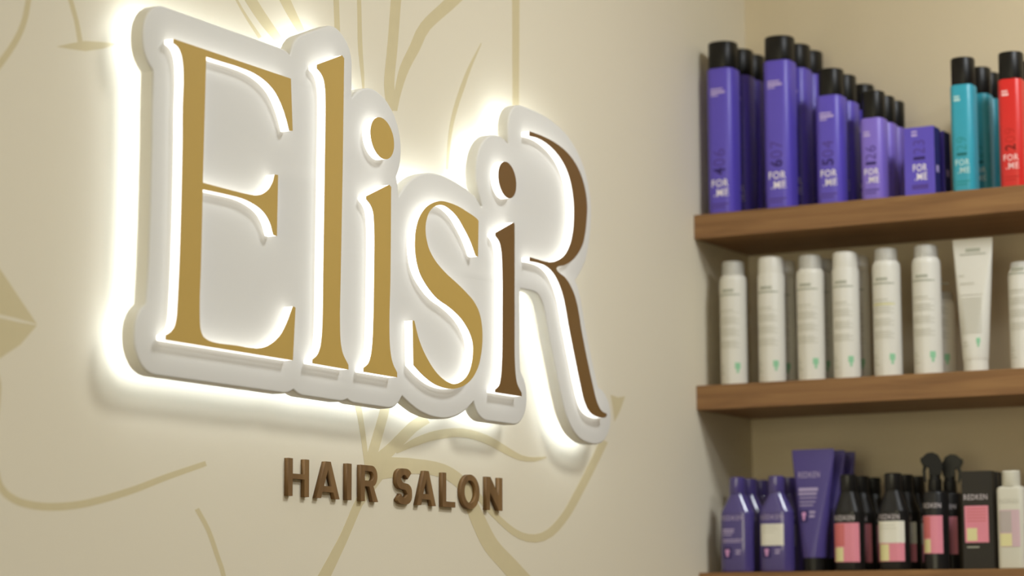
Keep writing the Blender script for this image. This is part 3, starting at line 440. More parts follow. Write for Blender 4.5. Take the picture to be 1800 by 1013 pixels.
    'i2': [(3.0691, 1.8883), (3.1243, 1.9118), (3.1267, 1.9089), (3.1267, 1.9054), (3.1266, 1.9019), (3.1266, 1.8985), (3.1266, 1.895), (3.1265, 1.8915), (3.1265, 1.888), (3.1265, 1.8845), (3.1265, 1.881), (3.1264, 1.8776), (3.1264, 1.8741), (3.1263, 1.8706), (3.1263, 1.8671), (3.1263, 1.8637), (3.1262, 1.8602), (3.1262, 1.8567), (3.1262, 1.8532), (3.1261, 1.8498), (3.1261, 1.8463), (3.1261, 1.8428), (3.126, 1.8394), (3.126, 1.8359), (3.126, 1.8324), (3.1259, 1.829), (3.1259, 1.8255), (3.1259, 1.822), (3.1258, 1.8186), (3.1258, 1.8151), (3.1258, 1.8116), (3.1258, 1.8082), (3.1257, 1.8047), (3.1257, 1.8013), (3.1257, 1.7978), (3.1256, 1.7944), (3.1256, 1.7909), (3.1256, 1.7874), (3.1256, 1.784), (3.1255, 1.7805), (3.1255, 1.7771), (3.1255, 1.7736), (3.1255, 1.7702), (3.1254, 1.7667), (3.1254, 1.7633), (3.1254, 1.7598), (3.1254, 1.7564), (3.1254, 1.753), (3.1253, 1.7495), (3.1253, 1.746), (3.1253, 1.7425), (3.1252, 1.739), (3.1252, 1.7356), (3.1251, 1.7321), (3.1251, 1.7286), (3.125, 1.7251), (3.125, 1.7216), (3.125, 1.7181), (3.1251, 1.7147), (3.1252, 1.7112), (3.1253, 1.7078), (3.1255, 1.7041), (3.1258, 1.7005), (3.126, 1.6969), (3.1264, 1.6933), (3.1269, 1.6897), (3.1275, 1.6861), (3.1282, 1.6828), (3.1288, 1.6794), (3.1297, 1.6761), (3.1309, 1.6729), (3.1325, 1.6697), (3.1347, 1.6669), (3.1373, 1.6643), (3.1403, 1.6617), (3.1433, 1.6591), (3.1462, 1.6565), (3.1461, 1.6514), (3.0667, 1.6515), (3.0667, 1.6553), (3.073, 1.6585), (3.0784, 1.662), (3.0809, 1.6654), (3.0824, 1.6689), (3.0835, 1.6724), (3.0846, 1.6761), (3.0854, 1.6798), (3.086, 1.6835), (3.0865, 1.6872), (3.0869, 1.691), (3.0873, 1.6943), (3.0876, 1.6977), (3.0879, 1.701), (3.0882, 1.7044), (3.0884, 1.7077), (3.0886, 1.7111), (3.0888, 1.7144), (3.089, 1.7178), (3.0891, 1.7211), (3.0892, 1.7245), (3.0893, 1.7278), (3.0894, 1.7312), (3.0895, 1.7345), (3.0895, 1.7379), (3.0896, 1.7412), (3.0896, 1.7446), (3.0896, 1.7479), (3.0897, 1.7513), (3.0897, 1.7546), (3.0897, 1.758), (3.0898, 1.7614), (3.0898, 1.7647), (3.0898, 1.7681), (3.0899, 1.7714), (3.0899, 1.7748), (3.09, 1.7781), (3.09, 1.7815), (3.0901, 1.7849), (3.0901, 1.7883), (3.0902, 1.7916), (3.0902, 1.795), (3.0903, 1.7984), (3.0903, 1.8017), (3.0904, 1.8051), (3.0904, 1.8085), (3.0904, 1.8119), (3.0904, 1.8152), (3.0903, 1.8186), (3.0903, 1.822), (3.0902, 1.8253), (3.0901, 1.8287), (3.09, 1.832), (3.0899, 1.8354), (3.0897, 1.8387), (3.0895, 1.8421), (3.0893, 1.8454), (3.0891, 1.8488), (3.0888, 1.8521), (3.0884, 1.8555), (3.088, 1.8588), (3.0874, 1.8621), (3.0865, 1.8653), (3.0855, 1.8684), (3.0843, 1.8715), (3.0827, 1.8744), (3.0805, 1.8772), (3.0772, 1.8797), (3.0731, 1.8819), (3.0691, 1.8841)],
    'd2': [(3.1321, 1.9739), (3.1312, 1.9782), (3.1297, 1.9823), (3.1275, 1.9863), (3.1248, 1.9899), (3.1217, 1.9931), (3.1181, 1.9958), (3.1142, 1.9979), (3.1101, 1.9995), (3.1059, 2.0004), (3.1017, 2.0006), (3.0976, 2.0002), (3.0937, 1.9991), (3.09, 1.9974), (3.0868, 1.9952), (3.084, 1.9923), (3.0817, 1.9891), (3.08, 1.9854), (3.079, 1.9815), (3.0785, 1.9774), (3.0788, 1.9731), (3.0796, 1.9689), (3.0811, 1.9648), (3.0832, 1.9609), (3.0859, 1.9574), (3.089, 1.9542), (3.0925, 1.9515), (3.0963, 1.9493), (3.1004, 1.9477), (3.1046, 1.9467), (3.1088, 1.9464), (3.1129, 1.9468), (3.1169, 1.9478), (3.1206, 1.9495), (3.1239, 1.9518), (3.1267, 1.9546), (3.129, 1.9578), (3.1308, 1.9615), (3.1319, 1.9655), (3.1323, 1.9697)],
    'R': [(3.1746, 2.0599), (3.1817, 2.0599), (3.1889, 2.0599), (3.1961, 2.0599), (3.2033, 2.0598), (3.2105, 2.0597), (3.2175, 2.0594), (3.2239, 2.0591), (3.2303, 2.0587), (3.2367, 2.0582), (3.243, 2.0577), (3.2492, 2.0571), (3.2553, 2.0563), (3.2613, 2.0554), (3.2675, 2.0543), (3.2737, 2.0531), (3.2798, 2.0518), (3.2857, 2.0504), (3.2914, 2.0488), (3.2968, 2.0471), (3.3021, 2.0452), (3.307, 2.0432), (3.3118, 2.041), (3.3163, 2.0387), (3.3206, 2.0362), (3.3248, 2.0337), (3.3286, 2.0311), (3.3323, 2.0283), (3.3358, 2.0255), (3.3389, 2.0227), (3.3417, 2.0199), (3.3443, 2.0169), (3.3467, 2.0139), (3.3489, 2.0108), (3.3509, 2.0077), (3.3528, 2.0045), (3.3545, 2.0013), (3.3563, 1.9978), (3.3578, 1.9941), (3.3592, 1.9905), (3.3603, 1.9868), (3.3613, 1.983), (3.362, 1.9792), (3.3625, 1.9754), (3.3628, 1.9715), (3.3628, 1.9677), (3.3626, 1.9637), (3.3622, 1.9598), (3.3617, 1.9559), (3.3611, 1.9519), (3.3605, 1.948), (3.3599, 1.9445), (3.3592, 1.941), (3.3584, 1.9374), (3.3574, 1.9339), (3.3564, 1.9304), (3.3551, 1.9269), (3.3536, 1.9227), (3.3521, 1.9186), (3.3502, 1.9144), (3.348, 1.9102), (3.3452, 1.9061), (3.3421, 1.9023), (3.3386, 1.8985), (3.3348, 1.8948), (3.3305, 1.8911), (3.3259, 1.8875), (3.3209, 1.8839), (3.3154, 1.8804), (3.3095, 1.8771), (3.3032, 1.8739), (3.2961, 1.871), (3.2885, 1.8683), (3.2808, 1.8658), (3.2742, 1.8644), (3.2675, 1.8631), (3.2616, 1.8612), (3.2579, 1.8581), (3.2622, 1.8548), (3.2669, 1.853), (3.2722, 1.8516), (3.2777, 1.8504), (3.2831, 1.849), (3.2879, 1.8473), (3.2923, 1.8451), (3.2964, 1.8428), (3.3002, 1.8403), (3.3037, 1.8377), (3.3069, 1.835), (3.31, 1.8322), (3.3131, 1.8292), (3.3159, 1.826), (3.3184, 1.8227), (3.3207, 1.8194), (3.3228, 1.816), (3.3247, 1.8126), (3.3265, 1.8093), (3.328, 1.8059), (3.3294, 1.8024), (3.3307, 1.799), (3.3319, 1.7955), (3.3331, 1.792), (3.3341, 1.7885), (3.3352, 1.785), (3.3363, 1.7815), (3.3374, 1.778), (3.3386, 1.7746), (3.3399, 1.7711), (3.3413, 1.7676), (3.3427, 1.764), (3.3441, 1.7605), (3.3455, 1.757), (3.3469, 1.7534), (3.3484, 1.7499), (3.3498, 1.7464), (3.3513, 1.7428), (3.3528, 1.7393), (3.3543, 1.7358), (3.3559, 1.7322), (3.3574, 1.7287), (3.3589, 1.7254), (3.3604, 1.7221), (3.3619, 1.7188), (3.3634, 1.7156), (3.3649, 1.7123), (3.3664, 1.709), (3.368, 1.7057), (3.3696, 1.7024), (3.3712, 1.6991), (3.3728, 1.6958), (3.3744, 1.6926), (3.376, 1.6893), (3.3777, 1.686), (3.3794, 1.6825), (3.381, 1.6791), (3.3826, 1.6756), (3.3843, 1.6722), (3.3862, 1.6687), (3.3883, 1.6654), (3.3907, 1.6621), (3.3934, 1.6588), (3.3963, 1.6555), (3.3997, 1.6524), (3.4041, 1.6497), (3.4093, 1.6475), (3.4157, 1.646), (3.4223, 1.6456), (3.4254, 1.6431), (3.4206, 1.6392), (3.4134, 1.6377), (3.4056, 1.6372), (3.3977, 1.6374), (3.3903, 1.638), (3.3838, 1.6388), (3.3778, 1.64), (3.3723, 1.6416), (3.3673, 1.6435), (3.3629, 1.6459), (3.3591, 1.6485), (3.3559, 1.6513), (3.3531, 1.6543), (3.3505, 1.6573), (3.3479, 1.6605), (3.3457, 1.6639), (3.3438, 1.6672), (3.3421, 1.6706), (3.3405, 1.6741), (3.3389, 1.6775), (3.3374, 1.681), (3.3358, 1.6844), (3.3342, 1.6878), (3.3326, 1.6912), (3.3311, 1.6946), (3.3296, 1.698), (3.3281, 1.7014), (3.3266, 1.7048), (3.3252, 1.7082), (3.3238, 1.7116), (3.3224, 1.715), (3.3209, 1.7184), (3.3195, 1.7218), (3.3181, 1.7252), (3.3166, 1.7286), (3.3152, 1.7319), (3.3138, 1.7353), (3.3123, 1.7387), (3.3109, 1.7421), (3.3095, 1.7455), (3.3081, 1.7489), (3.3067, 1.7523), (3.3053, 1.7557), (3.3039, 1.759), (3.3025, 1.7624), (3.3011, 1.7658), (3.2997, 1.7692), (3.2984, 1.7725), (3.2971, 1.7758), (3.2959, 1.7791), (3.2948, 1.7824), (3.2936, 1.7857), (3.2925, 1.789), (3.2913, 1.7923), (3.2902, 1.7957), (3.2889, 1.799), (3.2877, 1.8022), (3.2864, 1.8055), (3.285, 1.8088), (3.2835, 1.812), (3.2819, 1.8152), (3.2801, 1.8184), (3.2783, 1.8215), (3.2761, 1.8249), (3.2737, 1.8282), (3.2711, 1.8314), (3.2683, 1.8346), (3.2653, 1.8377), (3.262, 1.8407), (3.2589, 1.8433), (3.2556, 1.8458), (3.2521, 1.8482), (3.2482, 1.8505), (3.2439, 1.8525), (3.2391, 1.8544), (3.2338, 1.8561), (3.2282, 1.8575), (3.2223, 1.8586), (3.2163, 1.8593), (3.2101, 1.8596), (3.2037, 1.8598), (3.1973, 1.8598), (3.1893, 1.8597), (3.1812, 1.8594), (3.1732, 1.859), (3.1733, 1.8654), (3.1813, 1.8653), (3.1893, 1.8651), (3.1973, 1.865), (3.2044, 1.8649), (3.2116, 1.8647), (3.2188, 1.8648), (3.2259, 1.8649), (3.2332, 1.8653), (3.2405, 1.8661), (3.248, 1.8675), (3.2554, 1.8693), (3.2624, 1.8715), (3.2686, 1.8738), (3.2744, 1.8764), (3.2798, 1.8792), (3.2847, 1.8822), (3.289, 1.8853), (3.2927, 1.8886), (3.296, 1.8919), (3.299, 1.8952), (3.3017, 1.8986), (3.3044, 1.9024), (3.3067, 1.9062), (3.3087, 1.91), (3.3104, 1.9139), (3.3119, 1.9177), (3.3133, 1.9215), (3.3145, 1.9255), (3.3155, 1.9294), (3.3163, 1.9333), (3.3169, 1.9373), (3.3173, 1.9412), (3.3176, 1.9451), (3.3179, 1.9489), (3.318, 1.9526), (3.3181, 1.9562), (3.3181, 1.9598), (3.3179, 1.9634), (3.3177, 1.9669), (3.3173, 1.9705), (3.3167, 1.974), (3.3161, 1.9775), (3.3153, 1.9808), (3.3145, 1.9841), (3.3136, 1.9874), (3.3125, 1.9906), (3.3114, 1.9938), (3.3101, 1.997), (3.3086, 2.0002), (3.307, 2.0033), (3.3052, 2.0063), (3.3032, 2.0094), (3.301, 2.0125), (3.2985, 2.0154), (3.2959, 2.0184), (3.2931, 2.0212), (3.2901, 2.024), (3.2868, 2.0266), (3.2831, 2.0293), (3.2792, 2.0319), (3.275, 2.0344), (3.2706, 2.0368), (3.2659, 2.039), (3.2611, 2.0411), (3.2561, 2.0431), (3.2509, 2.0449), (3.2455, 2.0465), (3.24, 2.0481), (3.2342, 2.0495), (3.2283, 2.0507), (3.2228, 2.0516), (3.2172, 2.0524), (3.2114, 2.053), (3.2055, 2.0534), (3.1995, 2.0537), (3.1934, 2.0537), (3.1871, 2.0533), (3.1808, 2.0529), (3.1745, 2.0526)],
}
PANEL = [(3.392, 1.5957), (3.406, 1.5952), (3.42, 1.5962), (3.434, 1.5994), (3.444, 1.6043), (3.4557, 1.614), (3.46, 1.6193), (3.4628, 1.624), (3.4653, 1.63), (3.4668, 1.636), (3.4674, 1.642), (3.4671, 1.648), (3.4654, 1.656), (3.4629, 1.662), (3.4592, 1.668), (3.454, 1.6739), (3.448, 1.6788), (3.442, 1.6827), (3.434, 1.6859), (3.424, 1.6878), (3.4224, 1.69), (3.4048, 1.726), (3.3896, 1.76), (3.3784, 1.788), (3.3706, 1.812), (3.365, 1.826), (3.3561, 1.842), (3.3489, 1.852), (3.3633, 1.864), (3.3748, 1.876), (3.3837, 1.888), (3.3907, 1.902), (3.3965, 1.918), (3.4014, 1.938), (3.4044, 1.96), (3.4044, 1.978), (3.4023, 1.992), (3.398, 2.0066), (3.3942, 2.016), (3.39, 2.024), (3.3811, 2.038), (3.372, 2.049), (3.3599, 2.06), (3.348, 2.0687), (3.33, 2.0788), (3.316, 2.0848), (3.296, 2.0911), (3.274, 2.0958), (3.254, 2.0988), (3.226, 2.101), (3.198, 2.1019), (3.172, 2.1018), (3.162, 2.1), (3.154, 2.0965), (3.146, 2.0907), (3.1402, 2.084), (3.1358, 2.076), (3.133, 2.066), (3.1325, 2.052), (3.1334, 2.044), (3.1359, 2.036), (3.134, 2.0349), (3.122, 2.0398), (3.11, 2.0422), (3.098, 2.0424), (3.086, 2.0406), (3.08, 2.0388), (3.072, 2.0353), (3.062, 2.0291), (3.0524, 2.02), (3.046, 2.0112), (3.0406, 2), (3.0379, 1.99), (3.0365, 1.978), (3.0371, 1.968), (3.039, 1.958), (3.0426, 1.948), (3.048, 1.938), (3.0551, 1.928), (3.052, 1.9267), (3.05, 1.9273), (3.042, 1.9342), (3.036, 1.9379), (3.03, 1.9407), (3.022, 1.9433), (3.004, 1.9474), (2.98, 1.952), (2.962, 1.9545), (2.94, 1.9558), (2.916, 1.9555), (2.906, 1.9544), (2.89, 1.951), (2.874, 1.9457), (2.86, 1.9393), (2.85, 1.9334), (2.838, 1.9244), (2.828, 1.9148), (2.822, 1.9077), (2.8213, 1.91), (2.8203, 1.922), (2.8185, 1.928), (2.8156, 1.934), (2.8227, 1.946), (2.8268, 1.958), (2.8285, 1.97), (2.8283, 1.98), (2.8266, 1.99), (2.8241, 1.998), (2.8206, 2.006), (2.8144, 2.016), (2.8096, 2.022), (2.8036, 2.028), (2.792, 2.0365), (2.784, 2.0408), (2.776, 2.0439), (2.766, 2.0464), (2.76, 2.0472), (2.752, 2.0476), (2.744, 2.0471), (2.73, 2.0439), (2.722, 2.0405), (2.714, 2.0359), (2.7087, 2.032), (2.702, 2.0256), (2.7016, 2.028), (2.7022, 2.072), (2.7014, 2.078), (2.6998, 2.084), (2.696, 2.092), (2.6896, 2.1), (2.6848, 2.104), (2.6787, 2.108), (2.67, 2.1125), (2.664, 2.1143), (2.658, 2.1151), (2.65, 2.1149), (2.644, 2.1137), (2.578, 2.0868), (2.57, 2.0819), (2.5622, 2.074), (2.5574, 2.066), (2.554, 2.0557), (2.546, 2.0587), (2.536, 2.0601), (2.404, 2.0606), (2.286, 2.0611), (2.28, 2.0606), (2.27, 2.0577), (2.26, 2.0516), (2.256, 2.0479), (2.252, 2.0429), (2.2491, 2.038), (2.2466, 2.032), (2.2452, 2.026), (2.2446, 2.018), (2.2451, 2.008), (2.2471, 2), (2.2497, 1.994), (2.2536, 1.988), (2.2594, 1.982), (2.2649, 1.978), (2.2661, 1.976), (2.2652, 1.938), (2.2658, 1.886), (2.2646, 1.796), (2.263, 1.744), (2.2603, 1.696), (2.25, 1.6876), (2.246, 1.6828), (2.243, 1.678), (2.2404, 1.672), (2.2388, 1.666), (2.2381, 1.66), (2.2382, 1.652), (2.2387, 1.646), (2.2401, 1.64), (2.2448, 1.63), (2.252, 1.6215), (2.2564, 1.618), (2.262, 1.6148), (2.27, 1.6119), (2.28, 1.6106), (2.546, 1.6099), (2.556, 1.6113), (2.568, 1.6163), (2.578, 1.6118), (2.588, 1.6101), (2.676, 1.6092), (2.684, 1.6103), (2.694, 1.6135), (2.702, 1.6106), (2.71, 1.6094), (2.798, 1.6089), (2.808, 1.6106), (2.8162, 1.614), (2.824, 1.6195), (2.832, 1.6282), (2.852, 1.6192), (2.868, 1.6136), (2.882, 1.6096), (2.904, 1.6059), (2.918, 1.6047), (2.936, 1.6043), (2.952, 1.6054), (2.962, 1.6069), (2.978, 1.6106), (2.988, 1.6137), (3.002, 1.6194), (3.0113, 1.624), (3.028, 1.635), (3.0333, 1.626), (3.04, 1.6191), (3.048, 1.6139), (3.058, 1.6104), (3.068, 1.6095), (3.146, 1.6094), (3.154, 1.6101), (3.162, 1.6125), (3.168, 1.6156), (3.174, 1.62), (3.1779, 1.624), (3.1822, 1.63), (3.1852, 1.636), (3.187, 1.642), (3.188, 1.648), (3.1878, 1.662), (3.1852, 1.672), (3.1796, 1.682), (3.1695, 1.692), (3.1682, 1.698), (3.167, 1.72), (3.1678, 1.816), (3.17, 1.8171), (3.204, 1.8178), (3.216, 1.817), (3.222, 1.8158), (3.228, 1.8136), (3.236, 1.8076), (3.2422, 1.8), (3.2474, 1.79), (3.2605, 1.754), (3.2943, 1.674), (3.3075, 1.646), (3.3138, 1.636), (3.3186, 1.63), (3.326, 1.6218), (3.3325, 1.616), (3.3411, 1.61), (3.35, 1.6052), (3.3583, 1.602), (3.368, 1.5992), (3.378, 1.5972)]
LED_LOOP = [(3.392, 1.6058), (3.418, 1.6061), (3.43, 1.6087), (3.438, 1.6125), (3.448, 1.6206), (3.4535, 1.628), (3.457, 1.638), (3.4572, 1.646), (3.4536, 1.658), (3.446, 1.6675), (3.436, 1.6743), (3.42, 1.6786), (3.414, 1.6846), (3.3804, 1.756), (3.3558, 1.822), (3.3391, 1.85), (3.3409, 1.858), (3.3667, 1.882), (3.3755, 1.894), (3.3815, 1.906), (3.3916, 1.94), (3.3943, 1.96), (3.3943, 1.978), (3.3883, 2.004), (3.3819, 2.018), (3.373, 2.032), (3.3538, 2.052), (3.342, 2.0606), (3.3251, 2.07), (3.294, 2.0812), (3.254, 2.0887), (3.198, 2.0919), (3.174, 2.0918), (3.164, 2.09), (3.152, 2.0824), (3.1451, 2.072), (3.1429, 2.064), (3.1426, 2.052), (3.1459, 2.036), (3.1451, 2.032), (3.142, 2.0281), (3.134, 2.0249), (3.11, 2.032), (3.088, 2.0308), (3.078, 2.027), (3.068, 2.021), (3.0546, 2.006), (3.0477, 1.988), (3.047, 1.97), (3.0518, 1.952), (3.0649, 1.93), (3.0643, 1.924), (3.06, 1.9193), (3.054, 1.9169), (3.048, 1.9175), (3.026, 1.9315), (2.979, 1.942), (2.94, 1.9458), (2.916, 1.9454), (2.892, 1.9411), (2.864, 1.93), (2.844, 1.9163), (2.828, 1.8997), (2.822, 1.8977), (2.816, 1.8997), (2.8127, 1.904), (2.8104, 1.92), (2.8058, 1.932), (2.8064, 1.938), (2.8134, 1.95), (2.8169, 1.96), (2.8185, 1.972), (2.8149, 1.994), (2.806, 2.0105), (2.7974, 2.02), (2.786, 2.0284), (2.772, 2.0346), (2.758, 2.0373), (2.746, 2.0372), (2.734, 2.0346), (2.72, 2.0278), (2.706, 2.0164), (2.7, 2.0158), (2.696, 2.0176), (2.6927, 2.022), (2.6916, 2.028), (2.6922, 2.07), (2.6905, 2.08), (2.682, 2.0933), (2.666, 2.1032), (2.658, 2.105), (2.646, 2.1037), (2.582, 2.0775), (2.5703, 2.068), (2.5622, 2.05), (2.556, 2.0459), (2.534, 2.0501), (2.406, 2.0506), (2.282, 2.0507), (2.274, 2.0484), (2.266, 2.0435), (2.26, 2.0367), (2.256, 2.0282), (2.2547, 2.016), (2.2571, 2.002), (2.2617, 1.994), (2.2729, 1.984), (2.2761, 1.976), (2.2746, 1.796), (2.2703, 1.696), (2.268, 1.6896), (2.2567, 1.68), (2.2523, 1.674), (2.2482, 1.66), (2.249, 1.646), (2.253, 1.636), (2.2599, 1.628), (2.266, 1.624), (2.282, 1.6206), (2.544, 1.6199), (2.554, 1.6213), (2.568, 1.6263), (2.582, 1.6213), (2.59, 1.6201), (2.674, 1.6192), (2.694, 1.6235), (2.712, 1.6194), (2.796, 1.6189), (2.806, 1.6206), (2.812, 1.6233), (2.826, 1.6362), (2.832, 1.6382), (2.856, 1.6284), (2.884, 1.6194), (2.906, 1.6158), (2.936, 1.6143), (2.96, 1.6167), (2.984, 1.6229), (3.0049, 1.632), (3.0237, 1.644), (3.028, 1.645), (3.0351, 1.642), (3.046, 1.6273), (3.06, 1.6203), (3.152, 1.62), (3.162, 1.6238), (3.1698, 1.63), (3.176, 1.64), (3.178, 1.65), (3.1759, 1.668), (3.1714, 1.676), (3.1615, 1.686), (3.1584, 1.696), (3.157, 1.72), (3.158, 1.818), (3.1618, 1.824), (3.168, 1.8269), (3.204, 1.8278), (3.218, 1.8268), (3.232, 1.8228), (3.242, 1.8156), (3.2502, 1.806), (3.2566, 1.794), (3.2697, 1.758), (3.3035, 1.678), (3.3168, 1.65), (3.326, 1.6368), (3.3386, 1.624), (3.354, 1.6144), (3.37, 1.609)]
